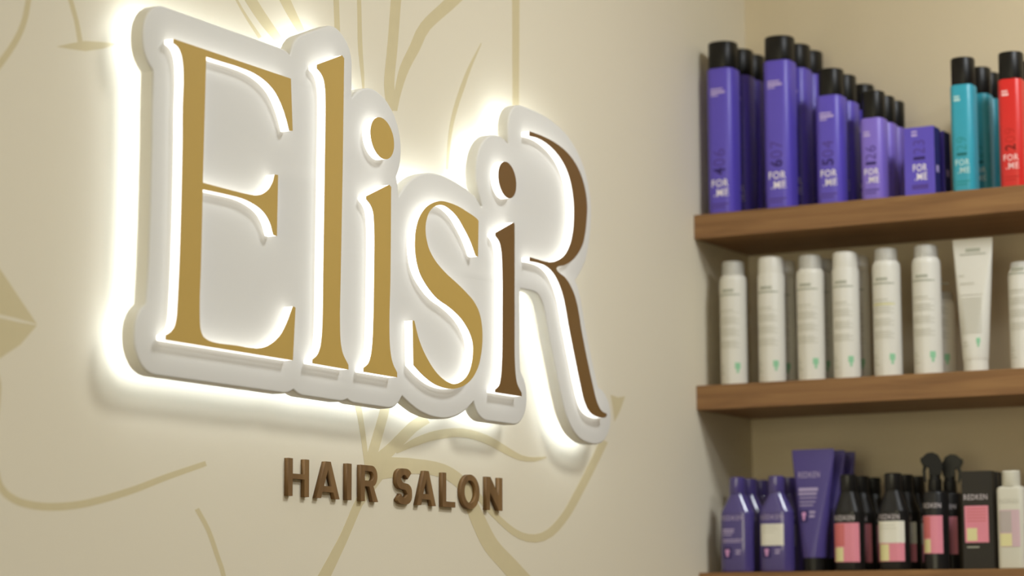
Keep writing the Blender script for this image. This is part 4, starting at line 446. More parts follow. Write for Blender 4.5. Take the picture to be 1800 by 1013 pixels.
MURAL_STROKES = [
    [(2.1227, 2.1801), (2.1205, 2.1709), (2.1182, 2.1614), (2.1158, 2.1517), (2.1135, 2.1419), (2.1111, 2.1321), (2.1087, 2.1225), (2.1064, 2.1131), (2.1042, 2.104), (2.1022, 2.0954), (2.1002, 2.0874), (2.0984, 2.08), (2.0968, 2.0734), (2.0936, 2.0606), (2.0912, 2.051), (2.0894, 2.0435), (2.0878, 2.0371), (2.0862, 2.0306), (2.084, 2.0209), (2.0824, 2.0132), (2.08, 2.0056), (2.0765, 1.9974), (2.0721, 1.9892), (2.0663, 1.9802), (2.061, 1.973), (2.0549, 1.9652), (2.0481, 1.9571), (2.0406, 1.9486), (2.0341, 1.9414), (2.027, 1.9338), (2.0195, 1.926), (2.012, 1.9182), (2.0046, 1.9105), (2.0133, 1.9071), (2.0207, 1.9148), (2.0282, 1.9227), (2.0358, 1.9305), (2.0431, 1.9382), (2.0498, 1.9456), (2.0573, 1.9544), (2.0641, 1.9628), (2.0703, 1.9709), (2.0757, 1.9786), (2.0815, 1.9881), (2.0859, 1.997), (2.0894, 2.0057), (2.0919, 2.0139), (2.0934, 2.0218), (2.0953, 2.0315), (2.0968, 2.0379), (2.0984, 2.0443), (2.1001, 2.0518), (2.1025, 2.0614), (2.1056, 2.0743), (2.1072, 2.0809), (2.109, 2.0883), (2.1109, 2.0964), (2.113, 2.105), (2.1153, 2.1141), (2.1176, 2.1235), (2.1199, 2.1332), (2.1223, 2.143), (2.1247, 2.1528), (2.1271, 2.1625), (2.1294, 2.1721), (2.1317, 2.1813)],
    [(2.0975, 2.1773), (2.1011, 2.1698), (2.1048, 2.1622), (2.1086, 2.1543), (2.1124, 2.1464), (2.1163, 2.1384), (2.1201, 2.1306), (2.1238, 2.1228), (2.1275, 2.1153), (2.1309, 2.1081), (2.1342, 2.1013), (2.1373, 2.095), (2.1401, 2.0892), (2.145, 2.0791), (2.149, 2.0707), (2.1525, 2.0635), (2.1556, 2.0572), (2.1583, 2.0515), (2.161, 2.046), (2.1655, 2.0371), (2.1689, 2.0305), (2.172, 2.0238), (2.1747, 2.0159), (2.177, 2.0077), (2.1794, 1.9994), (2.1886, 2.0024), (2.1858, 2.0105), (2.1831, 2.0188), (2.18, 2.0268), (2.1768, 2.0337), (2.1734, 2.0403), (2.1688, 2.0492), (2.1662, 2.0547), (2.1634, 2.0604), (2.1604, 2.0667), (2.1569, 2.0739), (2.1528, 2.0824), (2.1479, 2.0925), (2.1451, 2.0983), (2.142, 2.1046), (2.1387, 2.1115), (2.1352, 2.1187), (2.1315, 2.1262), (2.1278, 2.134), (2.124, 2.1418), (2.1201, 2.1498), (2.1163, 2.1578), (2.1125, 2.1656), (2.1087, 2.1733), (2.1051, 2.1807)],
    [(2.0424, 1.6054), (2.0472, 1.5996), (2.0519, 1.594), (2.0546, 1.5848), (2.0545, 1.5788), (2.0538, 1.5714), (2.0526, 1.563), (2.0512, 1.5544), (2.0498, 1.5458), (2.0485, 1.5378), (2.0477, 1.5309), (2.0468, 1.5213), (2.0463, 1.5134), (2.0463, 1.5062), (2.047, 1.4989), (2.0491, 1.4886), (2.0525, 1.4785), (2.0576, 1.4696), (2.0685, 1.4605), (2.0826, 1.4544), (2.0939, 1.4514), (2.1064, 1.4494), (2.1194, 1.4481), (2.133, 1.4475), (2.1474, 1.4476), (2.163, 1.4483), (2.1755, 1.4493), (2.1887, 1.4507), (2.203, 1.4526), (2.2187, 1.4552), (2.2304, 1.4575), (2.2432, 1.4602), (2.2566, 1.4631), (2.2701, 1.4663), (2.2834, 1.4695), (2.296, 1.4727), (2.3097, 1.4763), (2.3226, 1.4801), (2.3351, 1.4838), (2.3479, 1.4877), (2.3617, 1.4916), (2.3743, 1.4951), (2.3876, 1.4987), (2.4014, 1.5024), (2.4155, 1.5061), (2.4297, 1.5099), (2.4439, 1.5137), (2.4403, 1.5196), (2.426, 1.516), (2.4117, 1.5124), (2.3975, 1.5088), (2.3835, 1.5053), (2.3701, 1.5019), (2.3573, 1.4985), (2.3432, 1.4946), (2.3302, 1.4908), (2.3177, 1.4872), (2.3051, 1.4837), (2.2916, 1.4802), (2.2792, 1.4772), (2.2661, 1.4741), (2.2527, 1.471), (2.2395, 1.4681), (2.2269, 1.4656), (2.2156, 1.4634), (2.2005, 1.461), (2.1868, 1.4592), (2.1742, 1.458), (2.1622, 1.4571), (2.1473, 1.4563), (2.1338, 1.4562), (2.1212, 1.4567), (2.1091, 1.4578), (2.098, 1.4594), (2.0885, 1.4618), (2.0764, 1.4665), (2.0672, 1.4737), (2.0629, 1.481), (2.0595, 1.4903), (2.0571, 1.5001), (2.056, 1.5069), (2.0556, 1.5138), (2.0557, 1.5215), (2.056, 1.531), (2.0565, 1.5378), (2.0573, 1.5457), (2.0584, 1.5543), (2.0594, 1.563), (2.0602, 1.5715), (2.0605, 1.5791), (2.0602, 1.5856), (2.0569, 1.5955), (2.0516, 1.6015), (2.0465, 1.6073)],
    [(2.4205, 1.4579), (2.4287, 1.4497), (2.4368, 1.4415), (2.4443, 1.433), (2.4508, 1.4234), (2.4569, 1.4132), (2.4625, 1.4033), (2.468, 1.3947), (2.4729, 1.3866), (2.4773, 1.377), (2.4796, 1.3696), (2.4812, 1.3621), (2.4832, 1.352), (2.4864, 1.337), (2.4879, 1.3305), (2.4895, 1.3232), (2.4914, 1.3153), (2.4933, 1.3068), (2.4954, 1.2978), (2.4975, 1.2884), (2.4997, 1.2789), (2.5019, 1.2692), (2.5041, 1.2595), (2.5063, 1.25), (2.5085, 1.2406), (2.5105, 1.2316), (2.5202, 1.232), (2.5181, 1.2411), (2.516, 1.2504), (2.5138, 1.26), (2.5115, 1.2697), (2.5093, 1.2794), (2.5071, 1.289), (2.505, 1.2984), (2.5029, 1.3074), (2.5009, 1.3159), (2.4991, 1.3239), (2.4974, 1.3312), (2.496, 1.3377), (2.4927, 1.3527), (2.4908, 1.3628), (2.4891, 1.3705), (2.4866, 1.3783), (2.4821, 1.3883), (2.477, 1.3967), (2.4715, 1.4053), (2.4659, 1.4152), (2.4597, 1.4255), (2.4529, 1.4355), (2.4451, 1.4444), (2.4368, 1.4528), (2.4286, 1.461)],
    [(2.3943, 2.2293), (2.4007, 2.2223), (2.4075, 2.2149), (2.4145, 2.2073), (2.4215, 2.1996), (2.4286, 2.1918), (2.4357, 2.1842), (2.4425, 2.1767), (2.4491, 2.1695), (2.4554, 2.1627), (2.4612, 2.1564), (2.4664, 2.1507), (2.4709, 2.1457), (2.4825, 2.1325), (2.4879, 2.1261), (2.4934, 2.1203), (2.5043, 2.1106), (2.516, 2.1014), (2.5253, 2.0946), (2.5352, 2.0877), (2.5453, 2.0807), (2.5517, 2.0846), (2.5412, 2.0913), (2.5309, 2.0981), (2.5213, 2.1046), (2.5091, 2.1133), (2.4978, 2.1227), (2.492, 2.1282), (2.4863, 2.1344), (2.4743, 2.1474), (2.4697, 2.1524), (2.4645, 2.1581), (2.4587, 2.1644), (2.4525, 2.1712), (2.4458, 2.1784), (2.439, 2.1859), (2.4319, 2.1936), (2.4248, 2.2013), (2.4177, 2.2091), (2.4108, 2.2167), (2.404, 2.224), (2.3975, 2.2311)],
    [(2.3939, 2.2209), (2.4017, 2.2147), (2.4098, 2.2081), (2.4182, 2.2013), (2.4267, 2.1944), (2.4353, 2.1875), (2.4438, 2.1807), (2.4521, 2.174), (2.4601, 2.1675), (2.4677, 2.1614), (2.4748, 2.1557), (2.4811, 2.1505), (2.4867, 2.146), (2.5016, 2.1342), (2.5093, 2.1281), (2.5169, 2.1225), (2.5265, 2.1156), (2.536, 2.1092), (2.5464, 2.1027), (2.5585, 2.0964), (2.5713, 2.09), (2.5842, 2.0837), (2.5987, 2.0933), (2.5872, 2.1006), (2.5758, 2.1077), (2.5652, 2.1148), (2.5555, 2.1212), (2.5465, 2.1277), (2.5374, 2.1346), (2.5303, 2.1403), (2.5231, 2.1465), (2.5084, 2.1586), (2.5027, 2.1631), (2.4962, 2.1683), (2.4891, 2.174), (2.4814, 2.1801), (2.4733, 2.1866), (2.4649, 2.1933), (2.4563, 2.2002), (2.4476, 2.2071), (2.439, 2.2141), (2.4305, 2.2208), (2.4222, 2.2274), (2.4144, 2.2337)],
    [(2.4835, 2.2534), (2.4905, 2.2463), (2.4977, 2.2389), (2.5052, 2.2313), (2.5128, 2.2236), (2.5204, 2.2158), (2.528, 2.2082), (2.5354, 2.2006), (2.5425, 2.1934), (2.5492, 2.1865), (2.5555, 2.1801), (2.5612, 2.1743), (2.5663, 2.1692), (2.5774, 2.1578), (2.5843, 2.1507), (2.5893, 2.1457), (2.5945, 2.1405), (2.6061, 2.1306), (2.6167, 2.1223), (2.6272, 2.1144), (2.6376, 2.1069), (2.6518, 2.1144), (2.6432, 2.1229), (2.6345, 2.1316), (2.6258, 2.1407), (2.6159, 2.1514), (2.6108, 2.1565), (2.6058, 2.1615), (2.5989, 2.1686), (2.5876, 2.1801), (2.5825, 2.1852), (2.5767, 2.1911), (2.5703, 2.1975), (2.5635, 2.2044), (2.5563, 2.2116), (2.5488, 2.2192), (2.5412, 2.2269), (2.5335, 2.2347), (2.5258, 2.2424), (2.5183, 2.2501), (2.5109, 2.2575), (2.5039, 2.2646)],
    [(2.7157, 2.3409), (2.7161, 2.3306), (2.7165, 2.3199), (2.717, 2.3089), (2.7174, 2.2979), (2.7179, 2.2868), (2.7183, 2.2759), (2.7187, 2.2652), (2.7192, 2.255), (2.7195, 2.2452), (2.7199, 2.236), (2.7203, 2.2277), (2.7206, 2.2202), (2.721, 2.2059), (2.7213, 2.1957), (2.7215, 2.1878), (2.7218, 2.1804), (2.7221, 2.172), (2.7227, 2.1624), (2.7234, 2.1529), (2.7241, 2.1433), (2.7248, 2.1338), (2.7255, 2.1243), (2.739, 2.1274), (2.7383, 2.137), (2.7376, 2.1465), (2.7369, 2.1561), (2.7362, 2.1656), (2.7356, 2.1752), (2.7351, 2.1836), (2.7348, 2.1909), (2.7344, 2.1988), (2.734, 2.209), (2.7334, 2.2233), (2.7331, 2.2308), (2.7327, 2.2393), (2.7324, 2.2484), (2.732, 2.2582), (2.7316, 2.2685), (2.7311, 2.2792), (2.7307, 2.2902), (2.7303, 2.3013), (2.7298, 2.3124), (2.7294, 2.3234), (2.7289, 2.3341), (2.7285, 2.3445)],
    [(2.7603, 2.3526), (2.7617, 2.3424), (2.763, 2.3318), (2.7645, 2.321), (2.7659, 2.3101), (2.7673, 2.2992), (2.7687, 2.2884), (2.7701, 2.2778), (2.7714, 2.2676), (2.7727, 2.258), (2.7739, 2.2489), (2.775, 2.2406), (2.776, 2.2332), (2.7777, 2.2192), (2.779, 2.2096), (2.7799, 2.2021), (2.7807, 2.1947), (2.7815, 2.1852), (2.7821, 2.1751), (2.7825, 2.1639), (2.7829, 2.1523), (2.7832, 2.1407), (2.7836, 2.1299), (2.7842, 2.1203), (2.786, 2.1085), (2.7881, 2.0985), (2.7901, 2.0898), (2.7919, 2.0819), (2.7947, 2.0689), (2.7972, 2.0577), (2.8016, 2.0587), (2.8013, 2.0704), (2.8006, 2.084), (2.7996, 2.0922), (2.7983, 2.1011), (2.797, 2.1112), (2.7959, 2.1231), (2.7951, 2.1325), (2.7944, 2.1432), (2.7938, 2.1547), (2.7932, 2.1664), (2.7926, 2.1776), (2.7917, 2.1877), (2.7907, 2.1973), (2.7896, 2.2047), (2.7883, 2.2121), (2.7868, 2.2217), (2.7847, 2.2356), (2.7837, 2.243), (2.7827, 2.2513), (2.7815, 2.2604), (2.7802, 2.2701), (2.7789, 2.2803), (2.7775, 2.2909), (2.7761, 2.3017), (2.7746, 2.3127), (2.7732, 2.3236), (2.7718, 2.3344), (2.7704, 2.345), (2.7691, 2.3552)],
    [(2.8988, 2.399), (2.8972, 2.3877), (2.8954, 2.376), (2.8937, 2.3641), (2.8919, 2.3521), (2.8902, 2.3401), (2.8885, 2.3282), (2.8868, 2.3166), (2.8851, 2.3054), (2.8836, 2.2948), (2.8821, 2.2847), (2.8807, 2.2753), (2.8795, 2.2669), (2.877, 2.2503), (2.8752, 2.2378), (2.8736, 2.2275), (2.8722, 2.2174), (2.8705, 2.2058), (2.8691, 2.1947), (2.8676, 2.1831), (2.8661, 2.1713), (2.8647, 2.1595), (2.8632, 2.148), (2.8617, 2.1371), (2.8597, 2.1244), (2.8574, 2.1118), (2.8552, 2.0996), (2.8535, 2.0881), (2.8529, 2.0773), (2.8548, 2.0629), (2.8586, 2.0512), (2.8624, 2.0399), (2.8895, 2.0473), (2.8857, 2.0587), (2.882, 2.0696), (2.8803, 2.0828), (2.8809, 2.0925), (2.8825, 2.1036), (2.8847, 2.1157), (2.8871, 2.1285), (2.8892, 2.1415), (2.8907, 2.1526), (2.8922, 2.1642), (2.8937, 2.1761), (2.8952, 2.188), (2.8967, 2.1996), (2.8982, 2.2108), (2.8999, 2.2225), (2.9013, 2.2325), (2.9029, 2.2429), (2.9048, 2.2555), (2.9073, 2.2722), (2.9086, 2.2807), (2.91, 2.2902), (2.9115, 2.3003), (2.9131, 2.3111), (2.9148, 2.3224), (2.9165, 2.334), (2.9183, 2.346), (2.9201, 2.358), (2.9219, 2.3701), (2.9236, 2.3821), (2.9254, 2.3939), (2.9271, 2.4053)],
    [(3.3128, 2.465), (3.2959, 2.452), (3.2786, 2.4387), (3.2612, 2.4252), (3.2437, 2.4118), (3.2264, 2.3984), (3.2094, 2.3853), (3.1929, 2.3726), (3.177, 2.3603), (3.1618, 2.3486), (3.1476, 2.3376), (3.1344, 2.3274), (3.1223, 2.3181), (3.102, 2.3022), (3.0854, 2.2891), (3.0714, 2.278), (3.0589, 2.268), (3.0466, 2.2585), (3.0338, 2.2486), (3.0169, 2.2363), (2.9997, 2.2241), (2.9828, 2.2123), (2.9671, 2.2008), (2.9534, 2.1895), (2.9388, 2.1739), (2.9301, 2.1607), (2.9225, 2.1491), (2.9134, 2.1372), (2.904, 2.125), (2.8957, 2.1125), (2.8898, 2.0999), (2.8854, 2.0875), (2.882, 2.0757), (2.8803, 2.0648), (2.8796, 2.0546), (2.879, 2.0445), (2.8881, 2.0455), (2.8918, 2.056), (2.8955, 2.0664), (2.9002, 2.0771), (2.9059, 2.0886), (2.9125, 2.1005), (2.9203, 2.1121), (2.9289, 2.1235), (2.9389, 2.1351), (2.9497, 2.1477), (2.9584, 2.1602), (2.9664, 2.1717), (2.9791, 2.1847), (2.9906, 2.1935), (3.0055, 2.2039), (3.0227, 2.2154), (3.0411, 2.2277), (3.0593, 2.2404), (3.0734, 2.2507), (3.0865, 2.2604), (3.0997, 2.2704), (3.1144, 2.2814), (3.1316, 2.2944), (3.1526, 2.3103), (3.1648, 2.3196), (3.1782, 2.3298), (3.1926, 2.3409), (3.208, 2.3526), (3.2241, 2.3649), (3.2409, 2.3777), (3.2582, 2.3909), (3.2757, 2.4043), (3.2935, 2.4178), (3.3112, 2.4313), (3.3287, 2.4447), (3.3459, 2.4578)],
    [(3.1287, 2.1953), (3.1154, 2.1801), (3.1022, 2.165), (3.0906, 2.1512), (3.0788, 2.1349), (3.0685, 2.119), (3.0607, 2.1057), (3.0525, 2.0913), (3.0452, 2.0769), (3.0397, 2.0637), (3.0352, 2.0506), (3.0314, 2.036), (3.0296, 2.026), (3.0282, 2.0154), (3.0271, 2.0043), (3.0259, 1.9932), (3.0247, 1.9823), (3.0313, 1.9831), (3.0332, 1.9941), (3.0349, 2.0053), (3.0368, 2.0164), (3.0388, 2.0271), (3.0412, 2.037), (3.0458, 2.0514), (3.0511, 2.0644), (3.0573, 2.0774), (3.0647, 2.0915), (3.0731, 2.1058), (3.0812, 2.1191), (3.0899, 2.1349), (3.1, 2.151), (3.1092, 2.1647), (3.1201, 2.1799), (3.131, 2.1952)],
    [(3.2248, 2.4779), (3.2249, 2.466), (3.225, 2.4538), (3.2251, 2.4412), (3.2252, 2.4286), (3.2253, 2.4159), (3.2254, 2.4034), (3.2255, 2.3912), (3.2256, 2.3794), (3.2257, 2.3682), (3.2258, 2.3578), (3.2259, 2.3482), (3.226, 2.3396), (3.2261, 2.3239), (3.2263, 2.3134), (3.2264, 2.3053), (3.2264, 2.2967), (3.2264, 2.2847), (3.2265, 2.275), (3.2266, 2.2643), (3.2266, 2.2529), (3.2266, 2.241), (3.2266, 2.2289), (3.2266, 2.2168), (3.2266, 2.2049), (3.2266, 2.1935), (3.2266, 2.1809), (3.2266, 2.1685), (3.2267, 2.1562), (3.2267, 2.1439), (3.2267, 2.1317), (3.2268, 2.1196), (3.2268, 2.1073), (3.2468, 2.111), (3.2471, 2.1233), (3.2473, 2.1356), (3.2476, 2.1479), (3.2478, 2.1602), (3.248, 2.1727), (3.2483, 2.1852), (3.2485, 2.1979), (3.2488, 2.2094), (3.249, 2.2214), (3.2492, 2.2337), (3.2495, 2.2459), (3.2497, 2.2579), (3.2499, 2.2694), (3.2501, 2.2802), (3.2503, 2.2901), (3.2503, 2.3022), (3.2502, 2.3109), (3.2501, 2.3191), (3.25, 2.3296), (3.2499, 2.3454), (3.2498, 2.354), (3.2497, 2.3636), (3.2496, 2.3742), (3.2496, 2.3854), (3.2495, 2.3972), (3.2494, 2.4095), (3.2493, 2.4221), (3.2492, 2.4348), (3.2491, 2.4476), (3.249, 2.4602), (3.2489, 2.4725), (3.2488, 2.4844)],
    [(2.7742, 1.6306), (2.7792, 1.619), (2.7843, 1.6064), (2.788, 1.5965), (2.7916, 1.5856), (2.7953, 1.5737), (2.798, 1.5638), (2.8008, 1.5531), (2.8036, 1.5422), (2.8064, 1.5313), (2.8179, 1.5327), (2.8154, 1.5436), (2.813, 1.5546), (2.8106, 1.5654), (2.8081, 1.5755), (2.8049, 1.5876), (2.8016, 1.5987), (2.7984, 1.6089), (2.7932, 1.6217), (2.7881, 1.6334)],
    [(2.8549, 1.6387), (2.8507, 1.6263), (2.8455, 1.6129), (2.8403, 1.6023), (2.8341, 1.5905), (2.8275, 1.578), (2.8225, 1.5682), (2.8173, 1.558), (2.812, 1.5477), (2.8068, 1.5375), (2.832, 1.535), (2.8369, 1.5453), (2.842, 1.5557), (2.8469, 1.566), (2.8516, 1.5758), (2.8578, 1.5884), (2.8637, 1.6004), (2.8687, 1.6117), (2.8734, 1.6257), (2.877, 1.6384)],
    [(2.9621, 1.6161), (2.9437, 1.609), (2.9231, 1.5997), (2.9062, 1.5902), (2.889, 1.5796), (2.8722, 1.5695), (2.8554, 1.5606), (2.8386, 1.552), (2.8219, 1.5433), (2.846, 1.5307), (2.8615, 1.5401), (2.8773, 1.5495), (2.8933, 1.5593), (2.9107, 1.5696), (2.9279, 1.5801), (2.9427, 1.5885), (2.961, 1.5965), (2.9784, 1.6032)],
    [(2.8219, 1.5504), (2.8176, 1.5387), (2.8135, 1.5274), (2.8087, 1.5163), (2.8006, 1.5056), (2.791, 1.4943), (2.7815, 1.4819), (2.7733, 1.4719), (2.7655, 1.4614), (2.758, 1.451), (2.7506, 1.4413), (2.7429, 1.4326), (2.7354, 1.4244), (2.7275, 1.4161), (2.7189, 1.407), (2.7118, 1.3998), (2.705, 1.393), (2.6975, 1.3854), (2.6883, 1.376), (2.6764, 1.3636), (2.6706, 1.3572), (2.6643, 1.3502), (2.6574, 1.3426), (2.6501, 1.3346), (2.6425, 1.3262), (2.6347, 1.3176), (2.6268, 1.3089), (2.6188, 1.3001), (2.6108, 1.2913), (2.603, 1.2827), (2.5954, 1.2743), (2.588, 1.2662), (2.6131, 1.2584), (2.6206, 1.2665), (2.6283, 1.2749), (2.6362, 1.2836), (2.6443, 1.2924), (2.6524, 1.3012), (2.6605, 1.31), (2.6684, 1.3187), (2.6761, 1.3271), (2.6835, 1.3351), (2.6905, 1.3427), (2.6969, 1.3498), (2.7028, 1.3561), (2.7139, 1.3689), (2.7223, 1.3786), (2.7289, 1.3865), (2.7349, 1.3937), (2.7411, 1.4012), (2.7489, 1.4107), (2.756, 1.4193), (2.7628, 1.4279), (2.7698, 1.4371), (2.7775, 1.4471), (2.7852, 1.4576), (2.7928, 1.4678), (2.8005, 1.4772), (2.814, 1.4877), (2.8282, 1.4976), (2.8421, 1.5081), (2.8561, 1.5189), (2.8689, 1.5294), (2.8816, 1.5397)],
    [(2.8894, 1.5538), (2.9079, 1.5589), (2.9264, 1.564), (2.945, 1.5685), (2.9632, 1.5731), (2.9818, 1.5771), (3.0014, 1.5805), (3.0229, 1.5838), (3.0454, 1.5865), (3.0675, 1.5878), (3.0894, 1.5876), (3.1119, 1.586), (3.1339, 1.5834), (3.1562, 1.5796), (3.1786, 1.5746), (3.1991, 1.5702), (3.223, 1.5658), (3.2445, 1.563), (3.2672, 1.5623), (3.2893, 1.5634), (3.3102, 1.567), (3.3303, 1.5714), (3.3291, 1.5739), (3.3085, 1.5718), (3.2887, 1.5704), (3.2694, 1.5702), (3.2501, 1.5716), (3.2322, 1.5752), (3.2104, 1.5806), (3.1907, 1.5855), (3.168, 1.5911), (3.144, 1.5958), (3.1197, 1.5989), (3.0949, 1.6008), (3.0696, 1.6013), (3.0441, 1.5997), (3.0193, 1.5968), (2.9961, 1.5931), (2.975, 1.5888), (2.9553, 1.5838), (2.9363, 1.5784), (2.9186, 1.5717), (2.9017, 1.5647), (2.8851, 1.5578)],
    [(2.8226, 1.5122), (2.8419, 1.5147), (2.8612, 1.5172), (2.8808, 1.5196), (2.9005, 1.5228), (2.9197, 1.5258), (2.9397, 1.528), (2.9628, 1.5283), (2.9871, 1.5278), (3.0082, 1.5261), (3.0259, 1.523), (3.0418, 1.5186), (3.0545, 1.5135), (3.0633, 1.507), (3.0704, 1.4986), (3.0779, 1.4893), (3.0873, 1.476), (3.0981, 1.4615), (3.1057, 1.453), (3.1141, 1.4436), (3.1239, 1.4338), (3.1355, 1.4241), (3.149, 1.4153), (3.1634, 1.4074), (3.178, 1.3998), (3.1927, 1.3919), (3.2059, 1.3844), (3.2185, 1.3773), (3.2349, 1.3681), (3.2597, 1.3543), (3.2707, 1.3483), (3.2831, 1.3416), (3.2967, 1.3342), (3.3114, 1.3263), (3.3269, 1.3179), (3.3431, 1.3091), (3.3598, 1.3), (3.3768, 1.2908), (3.3939, 1.2815), (3.4109, 1.2723), (3.4277, 1.2632), (3.444, 1.2543), (3.4914, 1.2727), (3.4747, 1.2815), (3.4576, 1.2907), (3.4402, 1.2999), (3.4227, 1.3093), (3.4054, 1.3185), (3.3883, 1.3276), (3.3718, 1.3364), (3.356, 1.3449), (3.341, 1.3528), (3.3271, 1.3603), (3.3145, 1.367), (3.3032, 1.373), (3.2773, 1.3865), (3.2599, 1.3955), (3.2464, 1.4024), (3.2318, 1.4098), (3.2154, 1.4178), (3.2001, 1.425), (3.1867, 1.4317), (3.1751, 1.4385), (3.1648, 1.4461), (3.1552, 1.4547), (3.1463, 1.4635), (3.1382, 1.4716), (3.1243, 1.4852), (3.1118, 1.4976), (3.1042, 1.5069), (3.0955, 1.517), (3.0822, 1.5266), (3.0648, 1.5345), (3.0444, 1.5408), (3.0213, 1.5454), (2.9951, 1.548), (2.9676, 1.5491), (2.9418, 1.5491), (2.9183, 1.5494), (2.8965, 1.5487), (2.8759, 1.548), (2.8557, 1.5464), (2.8357, 1.5448), (2.8162, 1.5431)],
    [(3.0451, 1.5274), (3.0648, 1.52), (3.0845, 1.5125), (3.1022, 1.5051), (3.1165, 1.4975), (3.1295, 1.4896), (3.144, 1.4815), (3.1614, 1.4729), (3.1801, 1.4643), (3.1977, 1.4569), (3.2196, 1.4486), (3.2416, 1.4427), (3.2669, 1.439), (3.294, 1.4384), (3.3217, 1.4418), (3.3493, 1.4497), (3.3688, 1.4589), (3.3877, 1.4699), (3.4056, 1.4819), (3.4184, 1.4917), (3.4305, 1.5021), (3.4422, 1.5127), (3.4538, 1.5234), (3.4656, 1.5341), (3.4775, 1.5452), (3.4892, 1.5562), (3.5005, 1.5671), (3.5148, 1.5811), (3.5284, 1.5948), (3.5421, 1.6085), (3.5163, 1.6126), (3.5028, 1.5989), (3.4894, 1.5853), (3.4755, 1.5715), (3.4644, 1.5608), (3.4529, 1.5498), (3.4413, 1.5389), (3.4296, 1.5283), (3.4181, 1.5177), (3.4067, 1.5072), (3.3953, 1.4973), (3.3836, 1.4883), (3.3665, 1.4772), (3.349, 1.4673), (3.3332, 1.4601), (3.3119, 1.4539), (3.2922, 1.4514), (3.2717, 1.4511), (3.2508, 1.4533), (3.2314, 1.4575), (3.21, 1.4645), (3.1928, 1.4714), (3.1741, 1.4795), (3.1567, 1.4876), (3.1427, 1.4954), (3.1295, 1.5034), (3.1141, 1.5115), (3.0954, 1.5193), (3.0753, 1.5269), (3.0556, 1.5343)],
]
MURAL_SHAPES = [
    [(2.1413, 1.9866), (2.1676, 1.9961), (2.1933, 2.0042), (2.2249, 2.0094), (2.2539, 2.0133), (2.2252, 2.0011), (2.1937, 1.9919), (2.1627, 1.9883)],
    [(1.979, 1.735), (2.025, 1.7283), (2.0536, 1.714), (2.0832, 1.6884), (2.1182, 1.6584), (2.0841, 1.6614), (2.0555, 1.6629), (1.9818, 1.6632)],
    [(2.1182, 1.6571), (2.0909, 1.6324), (2.0573, 1.6138), (2.0204, 1.6042), (1.9841, 1.6035), (1.982, 1.6582), (2.0556, 1.659), (2.0842, 1.6575)],
    [(3.5533, 1.6882), (3.5803, 1.6856), (3.6077, 1.6896), (3.5882, 1.6643), (3.5669, 1.6439), (3.5611, 1.6662)],
]

# ------------------------------------------------------------------ the room
def slab(name, x0, x1, y0, y1, z0, z1, material):
    return tag(obj(name, box_mesh(name, x0, x1, y0, y1, z0, z1), material), kind='structure')


T = 0.12
slab('floor', ROOM_X0 - T, ROOM_X1 + T, ROOM_Y0 - T, ROOM_Y1 + T, -T, 0, 'floor_oak')
slab('ceiling', ROOM_X0 - T, ROOM_X1 + T, ROOM_Y0 - T, ROOM_Y1 + T, ROOM_Z, ROOM_Z + T, 'ceiling_white')
slab('wall_left', ROOM_X0 - T, ROOM_X1 + T, ROOM_Y1, ROOM_Y1 + T, 0, ROOM_Z, 'wall_beige')
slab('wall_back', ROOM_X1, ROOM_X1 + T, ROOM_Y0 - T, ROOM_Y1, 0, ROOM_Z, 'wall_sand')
slab('wall_right', ROOM_X0 - T, ROOM_X1, ROOM_Y0 - T, ROOM_Y0, 0, ROOM_Z, 'wall_taupe')
slab('wall_front', ROOM_X0 - T, ROOM_X0, ROOM_Y0, ROOM_Y1, 0, ROOM_Z, 'wall_beige')
wy0, wy1, wz0, wz1 = FILL_RECT
fill_obj = tag(obj('fill_panel', box_mesh('fill_panel', ROOM_X0, ROOM_X0 + 0.012, wy0, wy1, wz0, wz1), 'fill_glow'), kind='structure')  # unseen glowing panel with a frame, added to house the fill light
for y0, y1, z0, z1 in ((wy0 - 0.06, wy0, wz0 - 0.06, wz1 + 0.06), (wy1, wy1 + 0.06, wz0 - 0.06, wz1 + 0.06), (wy0, wy1, wz0 - 0.06, wz0), (wy0, wy1, wz1, wz1 + 0.06)):
    obj('fill_panel_frame', box_mesh('fill_panel_frame', ROOM_X0, ROOM_X0 + 0.04, y0, y1, z0, z1, 0.003), 'fill_frame_white', fill_obj)

lamp_names = ['in front of the wall sign, nearest the shelves', 'in front of the wall sign, second from the shelves',
              'in front of the wall sign, third from the shelves', 'in the second row, nearest the shelves',
              'in the second row, away from the shelves', 'at the back of the room']
ring_me = None
for (lx, ly, w), where in zip(LAMPS, lamp_names):
    t = thing('downlight', 'round white ceiling downlight ' + where, 'light', (lx, ly, ROOM_Z), 'ceiling downlights')
    if ring_me is None:
        V, F = [], []
        n = 40
        for z, r in ((0, 0.285), (-0.012, 0.285), (-0.016, 0.278), (-0.016, 0.262), (-0.004, 0.258), (0, 0.258)):
            V += [(r * math.cos(2 * math.pi * k / n), r * math.sin(2 * math.pi * k / n), z) for k in range(n)]
        for i in range(5):
            F += [(i * n + k, i * n + (k + 1) % n, (i + 1) * n + (k + 1) % n, (i + 1) * n + k) for k in range(n)]
        ring_me = mesh_of('trim_ring', V, F, 40)
        lens_me = mesh_of('lens', [(0.259 * math.cos(2 * math.pi * k / n), 0.259 * math.sin(2 * math.pi * k / n), -0.004) for k in range(n)],
                          [tuple(reversed(range(n)))])
    obj('trim_ring', ring_me, 'lamp_trim', t)
    obj('lens', lens_me, 'lamp_lens', t)

